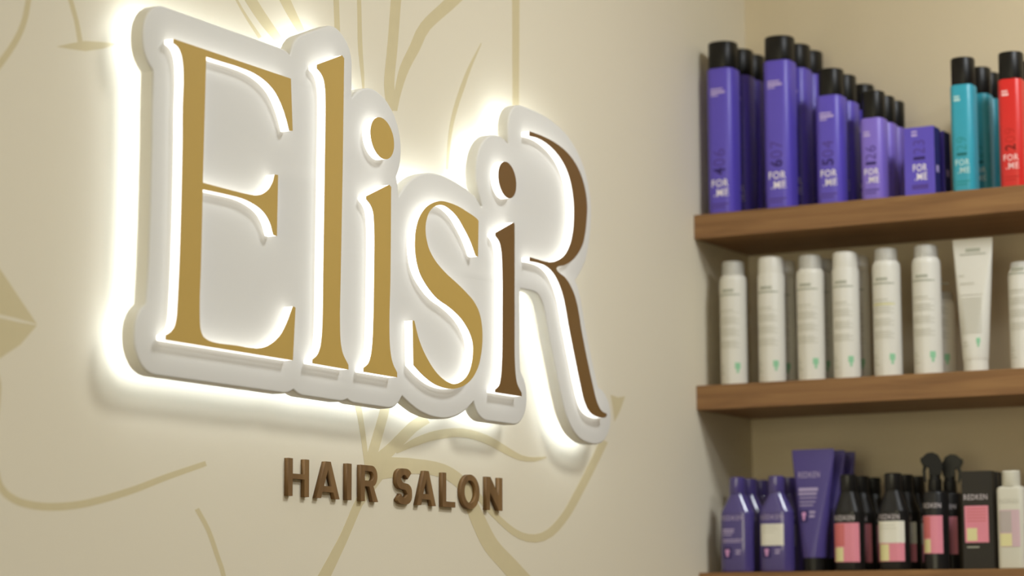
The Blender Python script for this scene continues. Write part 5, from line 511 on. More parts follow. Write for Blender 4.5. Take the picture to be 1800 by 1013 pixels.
# painted line drawing on the sign wall
mural = thing('wall_mural', 'tan line drawing of a flower and lips painted on the beige wall', 'mural', (0, 0, 0))
for k, lp in enumerate(MURAL_STROKES):
    obj('painted_stroke', prism('painted_stroke', [lp], -0.0001 - 0.00001 * k, 0.0), 'mural_tan', mural)
for lp in MURAL_SHAPES:
    obj('painted_shape', prism('painted_shape', [lp], -0.0001, 0.0), 'mural_tan', mural)

# ------------------------------------------------------------------ the illuminated sign
PANEL_BACK, PANEL_FRONT, FACE = -0.025, -0.045, -0.059
sign = thing('illuminated_sign', 'large backlit white sign panel reading Elisir in gold and brown letters', 'sign', (0, 0, 0))
panel_me = prism('backing_panel', [PANEL], PANEL_FRONT, PANEL_BACK, 'panel_white', 0.003)
panel_me.shade_smooth()
panel_me.set_sharp_from_angle(angle=math.radians(50))
panel = obj('backing_panel', panel_me, 'panel_white', sign)
tag(panel, 'white contour-cut backing panel standing off the wall')


def ribbon_loop(name, loop, y, width, y_thick):
    """a closed LED tape following a loop, its light side turned to the wall"""
    n = len(loop)
    V, F = [], []
    for k in range(n):
        p, a, b = Vector(loop[k]), Vector(loop[k - 1]), Vector(loop[(k + 1) % n])
        t1, t2 = (p - a).normalized(), (b - p).normalized()
        t = (t1 + t2)
        t = t.normalized() if t.length > 1e-6 else t1
        nn = Vector((-t.y, t.x))
        for s in (0.0, 1.0):
            q = p + nn * width * s
            V += [(q.x, y, q.y), (q.x, y - y_thick, q.y)]
    for k in range(n):
        a, b = 4 * k, 4 * ((k + 1) % n)
        F += [(a, b, b + 2, a + 2), (a + 1, a + 3, b + 3, b + 1), (a, a + 1, b + 1, b), (a + 2, b + 2, b + 3, a + 3)]
    return mesh_of(name, V, F)


led = obj('led_tape', ribbon_loop('led_tape', LED_LOOP, PANEL_BACK + 0.0025, 0.008, 0.0025), 'led_white', sign)
tag(led, 'white LED tape behind the backing panel')
for sx, sz in ((2.34, 1.68), (2.34, 1.98), (2.63, 1.66), (2.93, 1.70), (3.10, 1.70), (3.30, 1.95), (3.38, 1.68), (2.63, 2.02)):
    me = loft('standoff', [(0, 0.012, 0.012, 0.006), (0.0255, 0.012, 0.012, 0.006)])
    o = obj('standoff', me, 'lamp_trim', sign, (sx, 0, sz))
    o.rotation_euler = (math.radians(90), 0, 0)

for key, lname, face in (('E', 'gold letter E', 'gold_face'), ('l', 'gold letter l', 'gold_face'), ('i1', 'gold stem of the first letter i', 'gold_face'),
                         ('d1', 'gold dot of the first letter i', 'gold_face'), ('s', 'gold letter s', 'gold_face'),
                         ('i2', 'brown stem of the second letter i', 'brown_face'), ('d2', 'brown dot of the second letter i', 'brown_face'),
                         ('R', 'brown curve of the letter R', 'brown_face')):
    nm = 'letter_dot' if key in ('d1', 'd2') else 'letter'
    a = obj(nm, prism(nm, [LETTERS[key]], FACE + 0.0008, PANEL_FRONT, 'acrylic_glow'), 'acrylic_glow', sign)
    tag(a, lname + ' with glowing white sides')
    f = obj('letter_face', prism('letter_face', [LETTERS[key]], FACE, FACE + 0.0008, face), face, a)
    tag(f, 'gold face' if face == 'gold_face' else 'dark brown face')

# ------------------------------------------------------------------ the words below the sign
LH = 0.0495                      # letter height
SW, SB = 0.0104, 0.0080          # stem and bar weight


def arc(cx, cy, rx, ry, a0, a1, n=14):
    return [(cx + rx * math.cos(math.radians(a0 + (a1 - a0) * k / n)), cy + ry * math.sin(math.radians(a0 + (a1 - a0) * k / n))) for k in range(n + 1)]


def g_H(w):
    m0, m1 = LH * 0.46, LH * 0.46 + SB * 0.85
    return [[(0, 0), (SW, 0), (SW, m0), (w - SW, m0), (w - SW, 0), (w, 0), (w, LH), (w - SW, LH), (w - SW, m1), (SW, m1), (SW, LH), (0, LH)]]


def g_A(w):
    a, s, hi = w / 2 - 0.0062, 0.0112, LH - 0.0105
    xi = lambda z: s + (w / 2 - s) * z / hi
    b0, b1 = 0.0085, 0.0165
    return [[(0, 0), (s, 0), (xi(b0), b0), (w - xi(b0), b0), (w - s, 0), (w, 0), (w - a, LH), (a, LH)],
            [(xi(b1), b1), (w / 2, hi), (w - xi(b1), b1)]]


def g_I(w):
    return [[(0, 0), (w, 0), (w, LH), (0, LH)]]


def g_R(w):
    rb = 0.0145
    cy = LH - rb
    cx = w - rb - 0.002
    outer = [(0, 0), (SW, 0), (SW, LH - 2 * rb), (cx - 0.006, LH - 2 * rb), (w - 0.0132, 0), (w, 0), (cx + 0.004, LH - 2 * rb + 0.0012)]
    outer += arc(cx, cy, rb, rb, -65, 90) + [(0, LH)]
    ri = rb - SB
    hole = [(SW, cy - ri), (SW, cy + ri)] + list(reversed(arc(cx - 0.002, cy, ri * 1.1, ri, -90, 90)))
    return [outer, hole]


def g_S(w):
    r0 = LH / 4 + SB / 4                       # centre-line bowls
    cy1, cy0 = LH - r0 - SB / 2 + 0.0002, r0 + SB / 2 - 0.0002
    r1 = (LH - SB) / 4
    cx = w / 2
    rx = (w - SW) / 2
    cl = arc(cx, LH - SB / 2 - r1, rx, r1, 25, 255, 16) + arc(cx, SB / 2 + r1, rx, r1, 75, -155, 16)
    L, Rr = [], []
    n = len(cl)
    for k, p in enumerate(cl):
        a, b = Vector(cl[max(k - 1, 0)]), Vector(cl[min(k + 1, n - 1)])
        t = (b - a).normalized()
        nn = Vector((-t.y, t.x))
        h = (SB * 0.5) * abs(nn.y) + (SW * 0.5) * abs(nn.x)
        p = Vector(p)
        L.append(tuple(p + nn * h))
        Rr.append(tuple(p - nn * h))
    return [L + Rr[::-1]]


def g_L(w):
    return [[(0, 0), (w, 0), (w, SB), (SW, SB), (SW, LH), (0, LH)]]


def g_O(w):
    o = arc(w / 2, LH / 2, w / 2, LH / 2 + 0.0008, 0, 360, 40)[:-1]
    i = arc(w / 2, LH / 2, w / 2 - SW, LH / 2 - SB, 0, 360, 40)[:-1]
    return [o, i[::-1]]


def g_N(w):
    s = 0.0104
    return [[(0, 0), (s, 0), (s, LH - 0.0215), (w - 0.0118, 0), (w, 0), (w, LH), (w - s, LH), (w - s, 0.0215), (0.0118, LH), (0, LH)]]


WORDS = [('H', g_H, 2.6128, 0.0484, 'first letter of the word HAIR'), ('A', g_A, 2.6786, 0.0559, 'between H and I in the word HAIR'),
         ('I', g_I, 2.7526, 0.0112, 'between A and R in the word HAIR'), ('R', g_R, 2.7869, 0.0442, 'last letter of the word HAIR'),
         ('S', g_S, 2.8792, 0.0407, 'first letter of the word SALON'), ('A', g_A, 2.9335, 0.0519, 'between S and L in the word SALON'),
         ('L', g_L, 3.0040, 0.0362, 'between A and O in the word SALON'), ('O', g_O, 3.0563, 0.0544, 'between L and N in the word SALON'),
         ('N', g_N, 3.1313, 0.0479, 'last letter of the word SALON')]
for ch, fn, x, w, where in WORDS:
    me = prism('wall_letter', fn(w), -0.0065, 0.0, 'letter_wood')
    o = obj('wall_letter', me, 'letter_wood', None, (x, 0, 1.4832))
    tag(o, 'brown raised capital letter %s on the wall, %s' % (ch, where), 'letter', 'brown raised letters below the backlit sign')

# ------------------------------------------------------------------ shelves
SX0, SX1 = 3.8885, 4.13
SY0 = -1.60
SHELF_Z = (2.0370, 1.7300, 1.4000)
for z, lab in zip(SHELF_Z, ('top wooden shelf carrying the violet, teal and red bottles', 'middle wooden shelf carrying the row of white bottles',
                            'lowest wooden shelf carrying purple and black bottles')):
    me = box_mesh('wall_shelf', SX0 - SX1, 0, SY0, 0, -0.0435, 0, 0.0012)
    tag(obj('wall_shelf', me, 'shelf_wood', None, (SX1, 0, z)), lab, 'shelf', 'wooden wall shelves')


# ------------------------------------------------------------------ top shelf
def square_bottle(name, label, yc, w, hb, ht, wc, body_mat, ink, soft, prnt, digits, zf, group, xf=3.90, zsmall=0.9, rf=0.27, fullsmall=True):
    r = rf * w
    t = thing(name, label, 'bottle', (xf + w / 2, yc, SHELF_Z[0]), group)
    obj('body', loft('body', [(0, w - 0.004, w - 0.004, r - 0.002), (0.0012, w - 0.001, w - 0.001, r), (0.003, w, w, r), (hb - 0.004, w, w, r),
                              (hb - 0.0012, w - 0.0015, w - 0.0015, r), (hb, w - 0.006, w - 0.006, r)]), body_mat, t)
    rc = 0.42 * wc
    obj('cap', loft('cap', [(hb - 0.0005, wc - 0.001, wc - 0.001, rc), (hb + 0.001, wc, wc, rc), (ht - 0.003, wc, wc, rc),
                            (ht - 0.0008, wc - 0.0016, wc - 0.0016, rc), (ht, wc - 0.006, wc - 0.006, rc)]), 'black_cap', t)
    s = (w, w, r)
    k = w / 0.0507
    off = 0.0015 * k
    lw = 0.0160 * k
    obj('brand_print', text_mesh('brand_print', [('FOR', off - lw, off + lw, zf, zf + 0.0135 * k, 0.014, False),
                                                 ('.ME', off - lw + 0.004, off + lw, zf - 0.0175 * k, zf - 0.004 * k, 0.014, False)], s), prnt, t)
    if digits:
        d0, d1 = digits
        z1 = zf + 0.0215 * k
        dz = (0.0065 if d0 == '1' else 0.013) * k
        obj('number_print', text_mesh('number_print', [(d0, off - 0.0125 * k, off + 0.0105 * k, z1, z1 + dz, 0.02, True)], s), ink, t)
        obj('number_print', text_mesh('number_print', [(d1, off - 0.0125 * k, off + 0.0105 * k, z1 + dz + 0.003, z1 + dz + 0.003 + 0.031 * k, -0.005, True)], s), soft, t)
    zs = zsmall
    rows = [(off - lw, off + lw * 0.45, zs, zs + 0.003), (off - lw, off + lw * 0.75, zs - 0.0065, zs - 0.002), (off - lw, off - lw * 0.1, zs - 0.011, zs - 0.0085)]
    if not fullsmall:
        rows = [(off - lw, off - lw * 0.2, zs, zs + 0.003), (off - lw, off - lw * 0.1, zs - 0.006, zs - 0.002)]
    obj('fine_print', patches('fine_print', rows, s), {'white_print': 'lilac_print'}.get(prnt, prnt), t)
    obj('fine_print', patches('fine_print', [(off - lw, off + lw, 0.016, 0.019), (off - lw, off + lw * 0.6, 0.011, 0.0135)], s), soft, t)
    return t


def column(src, xs, yc, z, labels):
    for x, lab in zip(xs, labels):
        copy_tree(src, (x, yc, z), lab)


V = ('violet', 'violet_ink', 'violet_ink_soft', 'white_print')
G1 = 'violet square bottles on the top shelf'
b = square_bottle('hair_bottle', 'tall violet square bottle with black cap nearest the sign wall, front of its row', -0.0459, 0.0507, 0.2674, 0.3166, 0.0510, *V, ('4', '06'), 0.049, G1, zsmall=0.226)
column(b, (3.970 + 0.0254, 4.022 + 0.0254), -0.0459, SHELF_Z[0], ('violet bottle standing second in the row nearest the sign wall', 'violet bottle standing third in the row nearest the sign wall'))
b = square_bottle('hair_bottle', 'tallest violet bottle with black cap and the number 607 on the top shelf', -0.1567, 0.0507, 0.2689, 0.3134, 0.0512, *V, ('6', '07'), 0.053, G1, zsmall=0.228)
column(b, (3.9727 + 0.0254, 4.0327 + 0.0254), -0.1567, SHELF_Z[0], ('violet bottle standing second in the row of the tallest bottle', 'violet bottle rearmost in the row of the tallest bottle'))
b = square_bottle('hair_bottle', 'medium violet bottle with black cap and the number 504 on the top shelf', -0.2540, 0.0471, 0.1944, 0.2433, 0.0430, *V, ('5', '04'), 0.048, G1, zsmall=0.160)
column(b, (3.9598 + 0.0236, 4.050 + 0.0236), -0.2540, SHELF_Z[0], ('medium violet bottle half hidden by the bottle in front of it', 'medium violet bottle rearmost of its row, only its black cap showing'))
b = square_bottle('hair_bottle', 'short pale violet bottle with black cap beside the violet carton', -0.3335, 0.0415, 0.1456, 0.1939, 0.0385, 'violet_light', *V[1:], ('1', '26'), 0.044, G1, zsmall=0.118, fullsmall=False)
column(b, (3.9482 + 0.0208, 3.997 + 0.0208), -0.3335, SHELF_Z[0], ('pale violet bottle directly behind the short pale violet one', 'pale violet bottle standing third behind the short pale violet one'))


def carton(name, label, yc, w, d, h, material, z0, xf, group, cat='box'):
    t = thing(name, label, cat, (xf + d / 2, yc, z0), group)
    obj('carton', box_mesh('carton', -d / 2, d / 2, -w / 2, w / 2, 0, h, 0.0006), material, t)
    fl = obj('top_flap', box_mesh('top_flap', -d / 2 + 0.001, d / 2 - 0.001, -w / 2 + 0.001, w / 2 - 0.001, h, h + 0.0006), material, t)
    return t


bx = carton('carton_box', 'violet carton box between the pale violet and teal bottles', -0.4217, 0.0545, 0.0300, 0.1187, 'violet', SHELF_Z[0], 3.90, 'violet cartons on the top shelf')
s = (0.0545, 0.0300, 0.0005)
obj('brand_print', text_mesh('brand_print', [('FOR', -0.0115, 0.0135, 0.042, 0.0545, 0.014, False), ('.ME', -0.009, 0.0135, 0.0265, 0.039, 0.014, False)], s), 'white_print', bx)
obj('number_print', text_mesh('number_print', [('1', -0.0105, 0.0105, 0.0620, 0.0675, 0.01, True)], s), 'violet_ink', bx)
obj('number_print', text_mesh('number_print', [('23', -0.0105, 0.0105, 0.072, 0.096, -0.005, True)], s), 'violet_ink_soft', bx)
obj('fine_print', patches('fine_print', [(-0.013, -0.003, 0.110, 0.113), (-0.013, -0.003, 0.1035, 0.1075)], s), 'lilac_print', bx)
obj('fine_print', patches('fine_print', [(-0.014, 0.015, 0.011, 0.019)], s), 'violet_ink_soft', bx)
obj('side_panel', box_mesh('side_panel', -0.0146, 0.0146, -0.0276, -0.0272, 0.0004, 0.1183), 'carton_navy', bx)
sp = mesh_of('side_print', [(-0.008, -0.0279, 0.040), (0.004, -0.0279, 0.040), (0.004, -0.0279, 0.052), (-0.008, -0.0279, 0.052)], [(0, 1, 2, 3)])
obj('side_print', sp, 'lilac_print', bx)
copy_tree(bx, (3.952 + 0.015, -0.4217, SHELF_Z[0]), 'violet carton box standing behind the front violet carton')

TL = ('teal', 'teal_ink', 'teal_ink_soft', 'teal_print')
b = square_bottle('hair_bottle', 'teal bottle with black cap on the top shelf, front of its row', -0.4972, 0.0397, 0.1867, 0.2343, 0.0392, *TL, ('1', '29'), 0.045, 'teal bottles on the top shelf', zsmall=0.163, fullsmall=False)
column(b, (3.9868 + 0.0199, 4.036 + 0.0199), -0.4972, SHELF_Z[0], ('teal bottle directly behind the front teal bottle', 'teal bottle standing third behind the front teal bottle'))
RD = ('red', 'red_ink', 'red_ink_soft', 'red_print')
b = square_bottle('hair_bottle', 'bright red bottle with black cap at the right of the top shelf', -0.5821, 0.0411, 0.1869, 0.2340, 0.0405, *RD, ('2', '09'), 0.045, 'red bottles on the top shelf', zsmall=0.163, fullsmall=False)
column(b, (3.985 + 0.0206, 4.036 + 0.0206), -0.5821, SHELF_Z[0], ('red bottle directly behind the front red bottle', 'red bottle standing third behind the front red bottle'))

# ------------------------------------------------------------------ middle shelf
GW = 'white bottles on the middle shelf'


def white_print(t, w, h, yellow=False):
    s = (w, w, w / 2)
    a = 0.40 * w
    obj('logo_print', patches('logo_print', [(-0.012, 0.010, 0.166, 0.171), (-a, a, 0.1595, 0.1625)], s), 'grey_print_dark', t)
    rows = [(-a, 0.2 * w, 0.132, 0.134), (-a, a, 0.128, 0.129)]
    for k, n in ((0.121, 4), (0.100, 4), (0.078, 4)):
        rows += [(-a, a * (0.95 if j % 2 else 0.7), k - 0.0035 * j - 0.0016, k - 0.0035 * j) for j in range(n)]
    rows += [(-a, -0.25 * w, 0.036, 0.038), (-a, -0.2 * w, 0.031, 0.033), (-a, -0.25 * w, 0.024, 0.026), (-a, -0.15 * w, 0.019, 0.021)]
    obj('fine_print', patches('fine_print', rows, s), 'grey_print', t)
    obj('leaf_mark', patches('leaf_mark', [(0.22 * w, 0.38 * w, 0.028, 0.039), (0.27 * w, 0.34 * w, 0.021, 0.028)], s), 'green_print', t)
    if yellow:
        obj('yellow_band', patches('yellow_band', [(-a, a, 0.1235, 0.1265)], s), 'yellow_print', t)


def white_bottle(label, yc, w, hs, ht, frosted, xf=3.905, yellow=False):
    t = thing('white_bottle', label, 'bottle', (xf + w / 2, yc, SHELF_Z[1]), GW)
    r = w / 2
    if frosted:
        obj('body', loft('body', [(0, w - 0.003, w - 0.003, r), (0.0015, w, w, r), (hs - 0.012, w, w, r), (hs - 0.005, w - 0.002, w - 0.002, r),
                                  (hs - 0.001, w - 0.007, w - 0.007, r), (hs, w - 0.012, w - 0.012, r)]), 'white_plastic', t)
        wc = w - 0.0085
        obj('clear_cap', loft('clear_cap', [(hs - 0.0016, wc, wc, r), (ht - 0.003, wc - 0.001, wc - 0.001, r), (ht - 0.0006, wc - 0.003, wc - 0.003, r), (ht, wc - 0.008, wc - 0.008, r)]), 'frosted_plastic', t)
        obj('nozzle', loft('nozzle', [(hs, 0.020, 0.020, r), (ht - 0.007, 0.019, 0.019, r), (ht - 0.004, 0.015, 0.015, r)]), 'white_plastic', t)
    else:
        obj('body', loft('body', [(0, w - 0.003, w - 0.003, r), (0.0015, w, w, r), (hs - 0.003, w, w, r), (hs, w - 0.002, w - 0.002, r)]), 'white_plastic', t)
        wc = w - 0.003
        obj('cap', loft('cap', [(hs, wc, wc, r), (ht - 0.004, wc - 0.0005, wc - 0.0005, r), (ht - 0.0012, wc - 0.003, wc - 0.003, r), (ht, wc - 0.009, wc - 0.009, r)]), 'white_plastic', t)
    white_print(t, w, ht, yellow)
    return t


wb = {}
for key, lab, yc, w, hs, ht, fr in (
        ('W1', 'white round bottle with clear cap nearest the sign wall on the middle shelf', -0.0569, 0.0486, 0.1975, 0.2225, True),
        ('W2', 'white round bottle with white cap, second from the sign wall on the middle shelf', -0.1302, 0.0486, 0.1942, 0.2247, False),
        ('W3', 'white round bottle with clear cap, third from the sign wall on the middle shelf', -0.2048, 0.0496, 0.1985, 0.2225, True),
        ('W4', 'white round bottle with white cap, fourth from the sign wall on the middle shelf', -0.2711, 0.0471, 0.1940, 0.2229, False),
        ('W5', 'white round bottle with clear cap and thin yellow band on the middle shelf', -0.3460, 0.0486, 0.2022, 0.2235, True),
        ('W6', 'white round bottle with clear cap just left of the white tube', -0.4183, 0.0490, 0.2026, 0.2235, True),
        ('W8', 'white shorter bottle with clear cap right of the white tube', -0.5871, 0.0478, 0.1705, 0.1820, True)):
    wb[key] = white_bottle(lab, yc, w, hs, ht, fr, yellow=(key == 'W5'))
for key, dx, lab in (('W2', 0.0525, 'white bottle with white cap standing behind the second white bottle'),
                     ('W3', 0.0530, 'white bottle with clear cap standing behind the third white bottle'),
                     ('W4', 0.0525, 'white bottle with white cap standing behind the fourth white bottle')):
    src = wb[key]
    copy_tree(src, (src.location.x + dx, src.location.y, SHELF_Z[1]), lab)
bk = white_bottle('white shorter bottle half hidden behind the bottle next to the white tube', -0.4250, 0.0470, 0.1350, 0.1480, True, xf=3.905 + 0.055)


def tube(name, label, yc, wbot, wtop, h, hcap, body_mat, cap_mat, z0, xf, group, cat='tube', ytop=0.0):
    t = thing(name, label, cat, (xf + wbot / 2, yc, z0), group)
    wc = wbot - 0.002
    obj('cap', loft('cap', [(0, wc - 0.002, wc - 0.002, wc), (0.001, wc, wc, wc), (hcap, wc, wc, wc)]), cap_mat, t)
    secs = [(hcap, wbot - 0.001, wbot - 0.001, 1), (hcap + 0.004, wbot, wbot, 1)]
    for k in range(1, 11):
        f = k / 10
        w = wbot + (wtop - wbot) * f
        d = wbot + (0.0035 - wbot) * f ** 1.15
        secs.append((hcap + 0.004 + (h - 0.010 - hcap - 0.004) * f, w, d, d / 2))
    secs.append((h, wtop, 0.0030, 0.0012))
    obj('tube_body', loft('tube_body', secs), body_mat, t)

    def sec(z):
        f = min(max((z - hcap - 0.004) / (h - 0.010 - hcap - 0.004), 0), 1)
        d = wbot + (0.0035 - wbot) * f ** 1.15
        return (wbot + (wtop - wbot) * f, d, d / 2, 0.0)
    return t, sec


t, sec = tube('squeeze_tube', 'white squeeze tube standing on its cap on the middle shelf', -0.5030, 0.0435, 0.0697, 0.2285, 0.0215, 'white_plastic', 'white_plastic', SHELF_Z[1], 3.905, 'white tubes')
obj('logo_print', patches('logo_print', [(-0.012, 0.014, 0.206, 0.212), (-0.022, 0.024, 0.201, 0.203)], sec, 0.0006), 'grey_print_dark', t)
rows = [(-0.023, -0.014, 0.1635, 0.1665), (-0.021, 0.004, 0.150, 0.153), (-0.021, 0.019, 0.131, 0.132)]
rows += [(-0.019, 0.017, 0.124 - 0.0045 * j, 0.126 - 0.0045 * j) for j in range(14)]
rows += [(-0.017, -0.008, 0.049, 0.051), (-0.017, -0.006, 0.043, 0.045)]
obj('fine_print', patches('fine_print', rows, sec, 0.0006), 'grey_print', t)
obj('leaf_mark', patches('leaf_mark', [(0.008, 0.014, 0.048, 0.057), (0.0095, 0.0125, 0.042, 0.048)], sec, 0.0006), 'green_print', t)

# ------------------------------------------------------------------ lowest shelf
GP = 'purple bottles on the lowest shelf'
GB = 'black bottles on the lowest shelf'


def oval_bottle(name, label, yc, w, asp, hs, hn, ht, wc, body_mat, group, xf=3.90, brand='purple_print', cap_dy=-0.003):
    d = w * asp
    t = thing(name, label, 'bottle', (xf + d / 2, yc, SHELF_Z[2]), group)
    L = 1.0
    obj('body', loft('body', [(0, w - 0.004, d - 0.004, L), (0.0014, w - 0.001, d - 0.001, L), (0.003, w, d, L), (hs - 0.012, w, d, L), (hs - 0.003, w - 0.0015, d - 0.0012, L),
                              *[(hs + 0.001 + (hn - 0.003 - hs) * f, (w - 0.001) + (wc - w) * f, (d - 0.0004) + (0.0259 - d) * f, L) for f in (0.0, 0.06, 0.12, 0.35, 0.65, 0.88, 0.94, 1.0)],
                              (hn - 0.001, wc - 0.0015, 0.0254, L),
                              (hn, wc - 0.002, 0.025, L)]), body_mat, t)
    c = obj('cap', loft('cap', [(hn, wc - 0.001, wc - 0.001, L), (hn + 0.001, wc, wc, L), (ht - 0.0015, wc - 0.001, wc - 0.001, L), (ht, wc - 0.004, wc - 0.004, L)]), body_mat, t)
    s = (w, d, d / 2)
    bw = w * 0.37
    obj('brand_print', text_mesh('brand_print', [('REDKEN', -bw - 0.002, bw - 0.004, hs - 0.013, hs - 0.0045, 0.012, False)], s), brand, t)
    return t


def purple_print_rows(t, s, w):
    a = 0.36 * w
    obj('fine_print', patches('fine_print', [(-a, a * 0.05, 0.073, 0.076), (-a, 0.0, 0.0685, 0.0715), (-a, -0.004, 0.064, 0.066), (-a, a * 0.7, 0.056, 0.058), (-a, a * 0.6, 0.052, 0.054)], s), 'purple_print', t)


for key, lab, yc, w in (('P1', 'purple bottle nearest the sign wall on the lowest shelf', -0.0629, 0.0624), ('P2', 'purple bottle with white sticker on the lowest shelf', -0.1375, 0.0626)):
    t = oval_bottle('hair_bottle', lab, yc, w, 0.6, 0.1035, 0.1380, 0.1665, 0.0289, 'purple_gloss', GP)
    s = (w, 0.6 * w, 0.3 * w)
    dup_src = t
    extra = [('emblem', patches('emblem', [(-0.0205, -0.0040, 0.024, 0.044)], s, 0.0002), 'purple_dark'),
             ('emblem_mark', patches('emblem_mark', [(-0.0165, -0.0085, 0.0335, 0.040), (-0.0150, -0.0100, 0.0275, 0.0335)], s, 0.0004), 'pink_print'),
             ('fine_print', patches('fine_print', [(0.003, 0.0135, 0.036, 0.039), (0.003, 0.012, 0.031, 0.034)], s), 'purple_print')]
    if key == 'P1':
        purple_print_rows(t, s, w)
    else:
        obj('sticker', patches('sticker', [(-0.0245, 0.0195, 0.0455, 0.0830)], s, 0.0004), 'white_label', t)
        obj('fine_print', patches('fine_print', [(-0.021, 0.006, 0.0775, 0.0785), (-0.021, 0.010, 0.073, 0.0738), (-0.021, 0.002, 0.068, 0.0688)], s, 0.0006), 'grey_print', t)
    for nm, me, m in extra:
        obj(nm, me, m, t)
    copy_tree(t, (t.location.x + 0.052, yc, SHELF_Z[2]), 'purple bottle standing behind ' + ('the purple bottle nearest the sign wall' if key == 'P1' else 'the purple bottle with the white sticker'))
    if key == 'P1':
        copy_tree(t, (t.location.x + 0.104, yc, SHELF_Z[2]), 'purple bottle standing third in the row nearest the sign wall')

t, sec = tube('squeeze_tube', 'purple squeeze tube with black cap, frontmost of the three tubes', -0.2040, 0.0440, 0.0779, 0.2115, 0.0235, 'purple', 'black_cap', SHELF_Z[2], 3.905, 'purple tubes on the lowest shelf')
obj('brand_print', text_mesh('brand_print', [('REDKEN', -0.0255, 0.0145, 0.162, 0.1725, 0.012, False)], sec, 0.0008), 'purple_print', t)
obj('fine_print', patches('fine_print', [(-0.024, 0.012, 0.1385, 0.1445), (-0.024, 0.010, 0.132, 0.136), (-0.022, 0.010, 0.126, 0.128), (-0.022, 0.008, 0.119, 0.121), (-0.022, 0.004, 0.113, 0.115)], sec, 0.0008), 'purple_print', t)
obj('emblem', patches('emblem', [(-0.0205, -0.0055, 0.085, 0.106)], sec, 0.0008), 'purple_dark', t)
obj('emblem_mark', patches('emblem_mark', [(-0.0165, -0.0090, 0.0955, 0.102), (-0.0150, -0.0105, 0.0885, 0.0955)], sec, 0.0011), 'pink_print', t)
obj('fine_print', patches('fine_print', [(-0.003, 0.008, 0.100, 0.104), (-0.003, 0.007, 0.093, 0.097)], sec, 0.0008), 'purple_print', t)
copy_tree(t, (t.location.x + 0.047, -0.2060, SHELF_Z[2]), 'purple squeeze tube standing second behind the front tube')
copy_tree(t, (t.location.x + 0.095, -0.2060, SHELF_Z[2]), 'purple squeeze tube standing third, rearmost of the tubes')

for key, lab, yc, w in (('K1', 'black bottle with full pink label next to the purple tube', -0.2718, 0.0533), ('K2', 'black bottle with white sticker over its pink label', -0.3527, 0.0541)):
    t = oval_bottle('hair_bottle', lab, yc, w, 0.7, 0.0990, 0.1360, 0.1650, 0.0297, 'black_gloss', GB, brand='black_print')
    s = (w, 0.7 * w, 0.35 * w)
    obj('label', patches('label', [(-0.0235, 0.0225, 0.0150, 0.0815)], s, 0.0004), 'pink_label', t)
    if key == 'K1':
        obj('label_panel', patches('label_panel', [(-0.0230, -0.0020, 0.0420, 0.0800)], s, 0.0006), 'rose_label', t)
        obj('label_panel', patches('label_panel', [(-0.0205, -0.0045, 0.0160, 0.0400)], s, 0.0006), 'cream_label', t)
    else:
        obj('sticker', patches('sticker', [(-0.0240, 0.0230, 0.0460, 0.0830)], s, 0.0008), 'white_label', t)
        obj('label_panel', patches('label_panel', [(-0.0205, -0.0030, 0.0160, 0.0440)], s, 0.0006), 'cream_label', t)
        obj('fine_print', patches('fine_print', [(-0.020, 0.008, 0.0755, 0.0765), (-0.020, 0.012, 0.070, 0.0708)], s, 0.0010), 'grey_print', t)
    for n, dx in enumerate((0.058, 0.116)):
        copy_tree(t, (t.location.x + dx, yc, SHELF_Z[2]), 'black bottle standing %s in the row of the %s' % (('second', 'third')[n], 'full pink label bottle' if key == 'K1' else 'white sticker bottle'))


